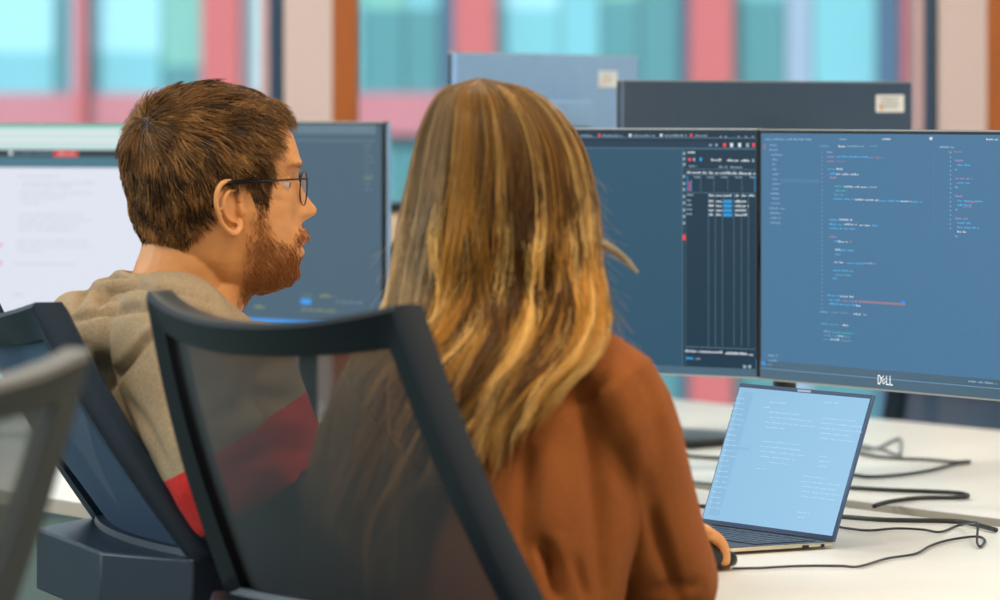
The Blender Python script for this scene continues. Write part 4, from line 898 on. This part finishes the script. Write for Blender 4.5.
# stray lock blown out to the right
for k in range(150):
    u = RNG.normal(size=2)*.0016; q = np.array([[585, 232], [600, 243], [618, 252], [630, 262], [639, 273]]); tt = np.linspace(0, 4, K)
    X = (np.interp(tt, range(5), q[:, 0])-500)*5.06/F; Z = CZ-(np.interp(tt, range(5), q[:, 1])-HY)*5.06/F; th_ = np.linspace(1.6, .35, K)
    cut = RNG.uniform(.75, 1); Plist.append(np.stack([X[0]+(X-X[0])*cut+u[0]*th_*.5, 5.06+u[1]*th_, Z[0]+(Z-Z[0])*cut+u[0]*th_], 1)); Rl.append(np.linspace(.0005, .0002, K)); Cl.append(np.tile(np.array([.66, .50, .30])*RNG.uniform(.7, 1.1), (K, 1)))
for k in range(90):                         # fine flyaways beside the head
    a = RNG.uniform(0, 1); y0 = 150+a*170; side = RNG.choice([-1, 1], p=[.25, .75]); x0 = np.interp(y0, yy, xr if side > 0 else xl)-side*8
    tt = np.linspace(0, 1, K); cr_ = RNG.uniform(8, 34); X = x0+side*cr_*tt**1.2+5*np.sin(tt*RNG.uniform(2, 6)+a*6)*tt; Y = y0+RNG.uniform(20, 70)*tt+3*np.sin(tt*5)
    Plist.append(np.stack([(X-500)*DW/F, np.full(K, 5.06+RNG.normal()*.03), CZ-(Y-HY)*DW/F], 1)); Rl.append(np.full(K, .00014)); Cl.append(np.tile(np.array([.5, .38, .24]), (K, 1)))
# under-layer closing the volume
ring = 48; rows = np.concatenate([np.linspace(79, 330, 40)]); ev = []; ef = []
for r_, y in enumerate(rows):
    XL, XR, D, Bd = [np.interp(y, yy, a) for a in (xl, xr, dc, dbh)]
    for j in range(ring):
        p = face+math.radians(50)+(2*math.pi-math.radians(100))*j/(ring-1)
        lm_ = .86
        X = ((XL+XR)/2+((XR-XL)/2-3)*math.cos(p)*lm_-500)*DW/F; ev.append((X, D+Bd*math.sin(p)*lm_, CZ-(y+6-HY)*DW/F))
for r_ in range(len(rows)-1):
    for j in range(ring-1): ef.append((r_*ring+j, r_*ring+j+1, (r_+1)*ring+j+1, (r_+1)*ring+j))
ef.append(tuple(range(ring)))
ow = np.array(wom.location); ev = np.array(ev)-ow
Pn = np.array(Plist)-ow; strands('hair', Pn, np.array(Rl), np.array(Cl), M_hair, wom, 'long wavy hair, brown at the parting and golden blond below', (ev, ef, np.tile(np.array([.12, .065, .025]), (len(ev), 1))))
# ------------------------------------------------------------------ things beyond the far desk
cr_ = P(1015, 388, 9.3); chair('grey blue office chair beyond the far desk, half hidden by the code monitor', P(893, 362, 9.2), P(1015, 364, 8.95), .12, fm_=M_chairb, mm_=M_meshb)
st = thing('side_table', 'pale round table beyond the far desk at the right edge', 'table', P(1000, 430, 9.6)-Vector((0, 0, P(1000, 430, 9.6).z)))
zt_ = P(1000, 428, 9.6).z
b = MB(); b.cyl((0.06, 0, zt_-.02), (0.06, 0, zt_), .19, n=40); b.build('table_top', mat('pale_top', (190, 210, 226), .4), st)
b = MB(); b.cyl((.06, 0, .01), (.06, 0, zt_-.02), .025); b.cyl((.06, 0, 0), (.06, 0, .012), .18, n=40); b.build('pedestal', M_steel, st)
bxp = P(396, 228, 8.6); cb = thing('storage_box', 'small beige box on a dark stand between the slate monitor and the woman hair', 'box', (bxp.x, bxp.y, 0))
b = MB(); b.box((0, 0, bxp.z), (.09, .08, .062), bev=.004); b.build('box_body', mat('cardboard', (206, 178, 146), .8), cb)
b = MB(); b.box((0, 0, bxp.z+.04), (.1, .09, .018), bev=.003); b.build('lid', M_black, cb)
b = MB(); b.box((0, 0, bxp.z-.042), (.1, .09, .02), bev=.003); b.build('tray', M_black, cb)
b = MB(); b.cyl((0, 0, .745), (0, 0, bxp.z-.05), .015); b.cyl((0, 0, .741), (0, 0, .753), .07, n=32); b.build('stand', M_steel, cb)
# ------------------------------------------------------------------ light
w = bpy.data.worlds.new('world'); SC.world = w; w.use_nodes = True; bg = w.node_tree.nodes['Background']; bg.inputs[0].default_value = (.86, .94, 1, 1); bg.inputs[1].default_value = 1.1
def area(name, loc, rot, size, power, col):
    l = bpy.data.lights.new(name, 'AREA'); l.shape = 'RECTANGLE'; l.size, l.size_y = size; l.energy = power; l.color = col
    o = bpy.data.objects.new(name, l); COL.objects.link(o); o.location = loc; o.rotation_euler = rot; return o
for i, (x, y) in enumerate(((-1.2, 4.2), (1.4, 4.4), (-.9, 7.6), (1.6, 7.6))): area('ceiling_light', (x, y, 3.15), (0, 0, 0), (1.2, .3), 42, (1, .90, .76))
area('side_window_daylight', (-4.5, 6.0, 2.55), (0, math.radians(-68), 0), (1.1, 4), 95, (.72, .87, 1))
area('warm_spot', (2.6, 3.6, 2.6), (math.radians(50), 0, math.radians(48)), (.5, .5), 30, (1, .72, .44))
vs_ = SC.view_settings; vs_.view_transform = 'Standard'; vs_.look = 'None'; vs_.gamma = 1; vs_.exposure = 0; vs_.use_curve_mapping = False
SC.cycles.use_denoising = True; SC.cycles.max_bounces = 8; SC.cycles.transparent_max_bounces = 12; SC.cycles.sample_clamp_indirect = 6
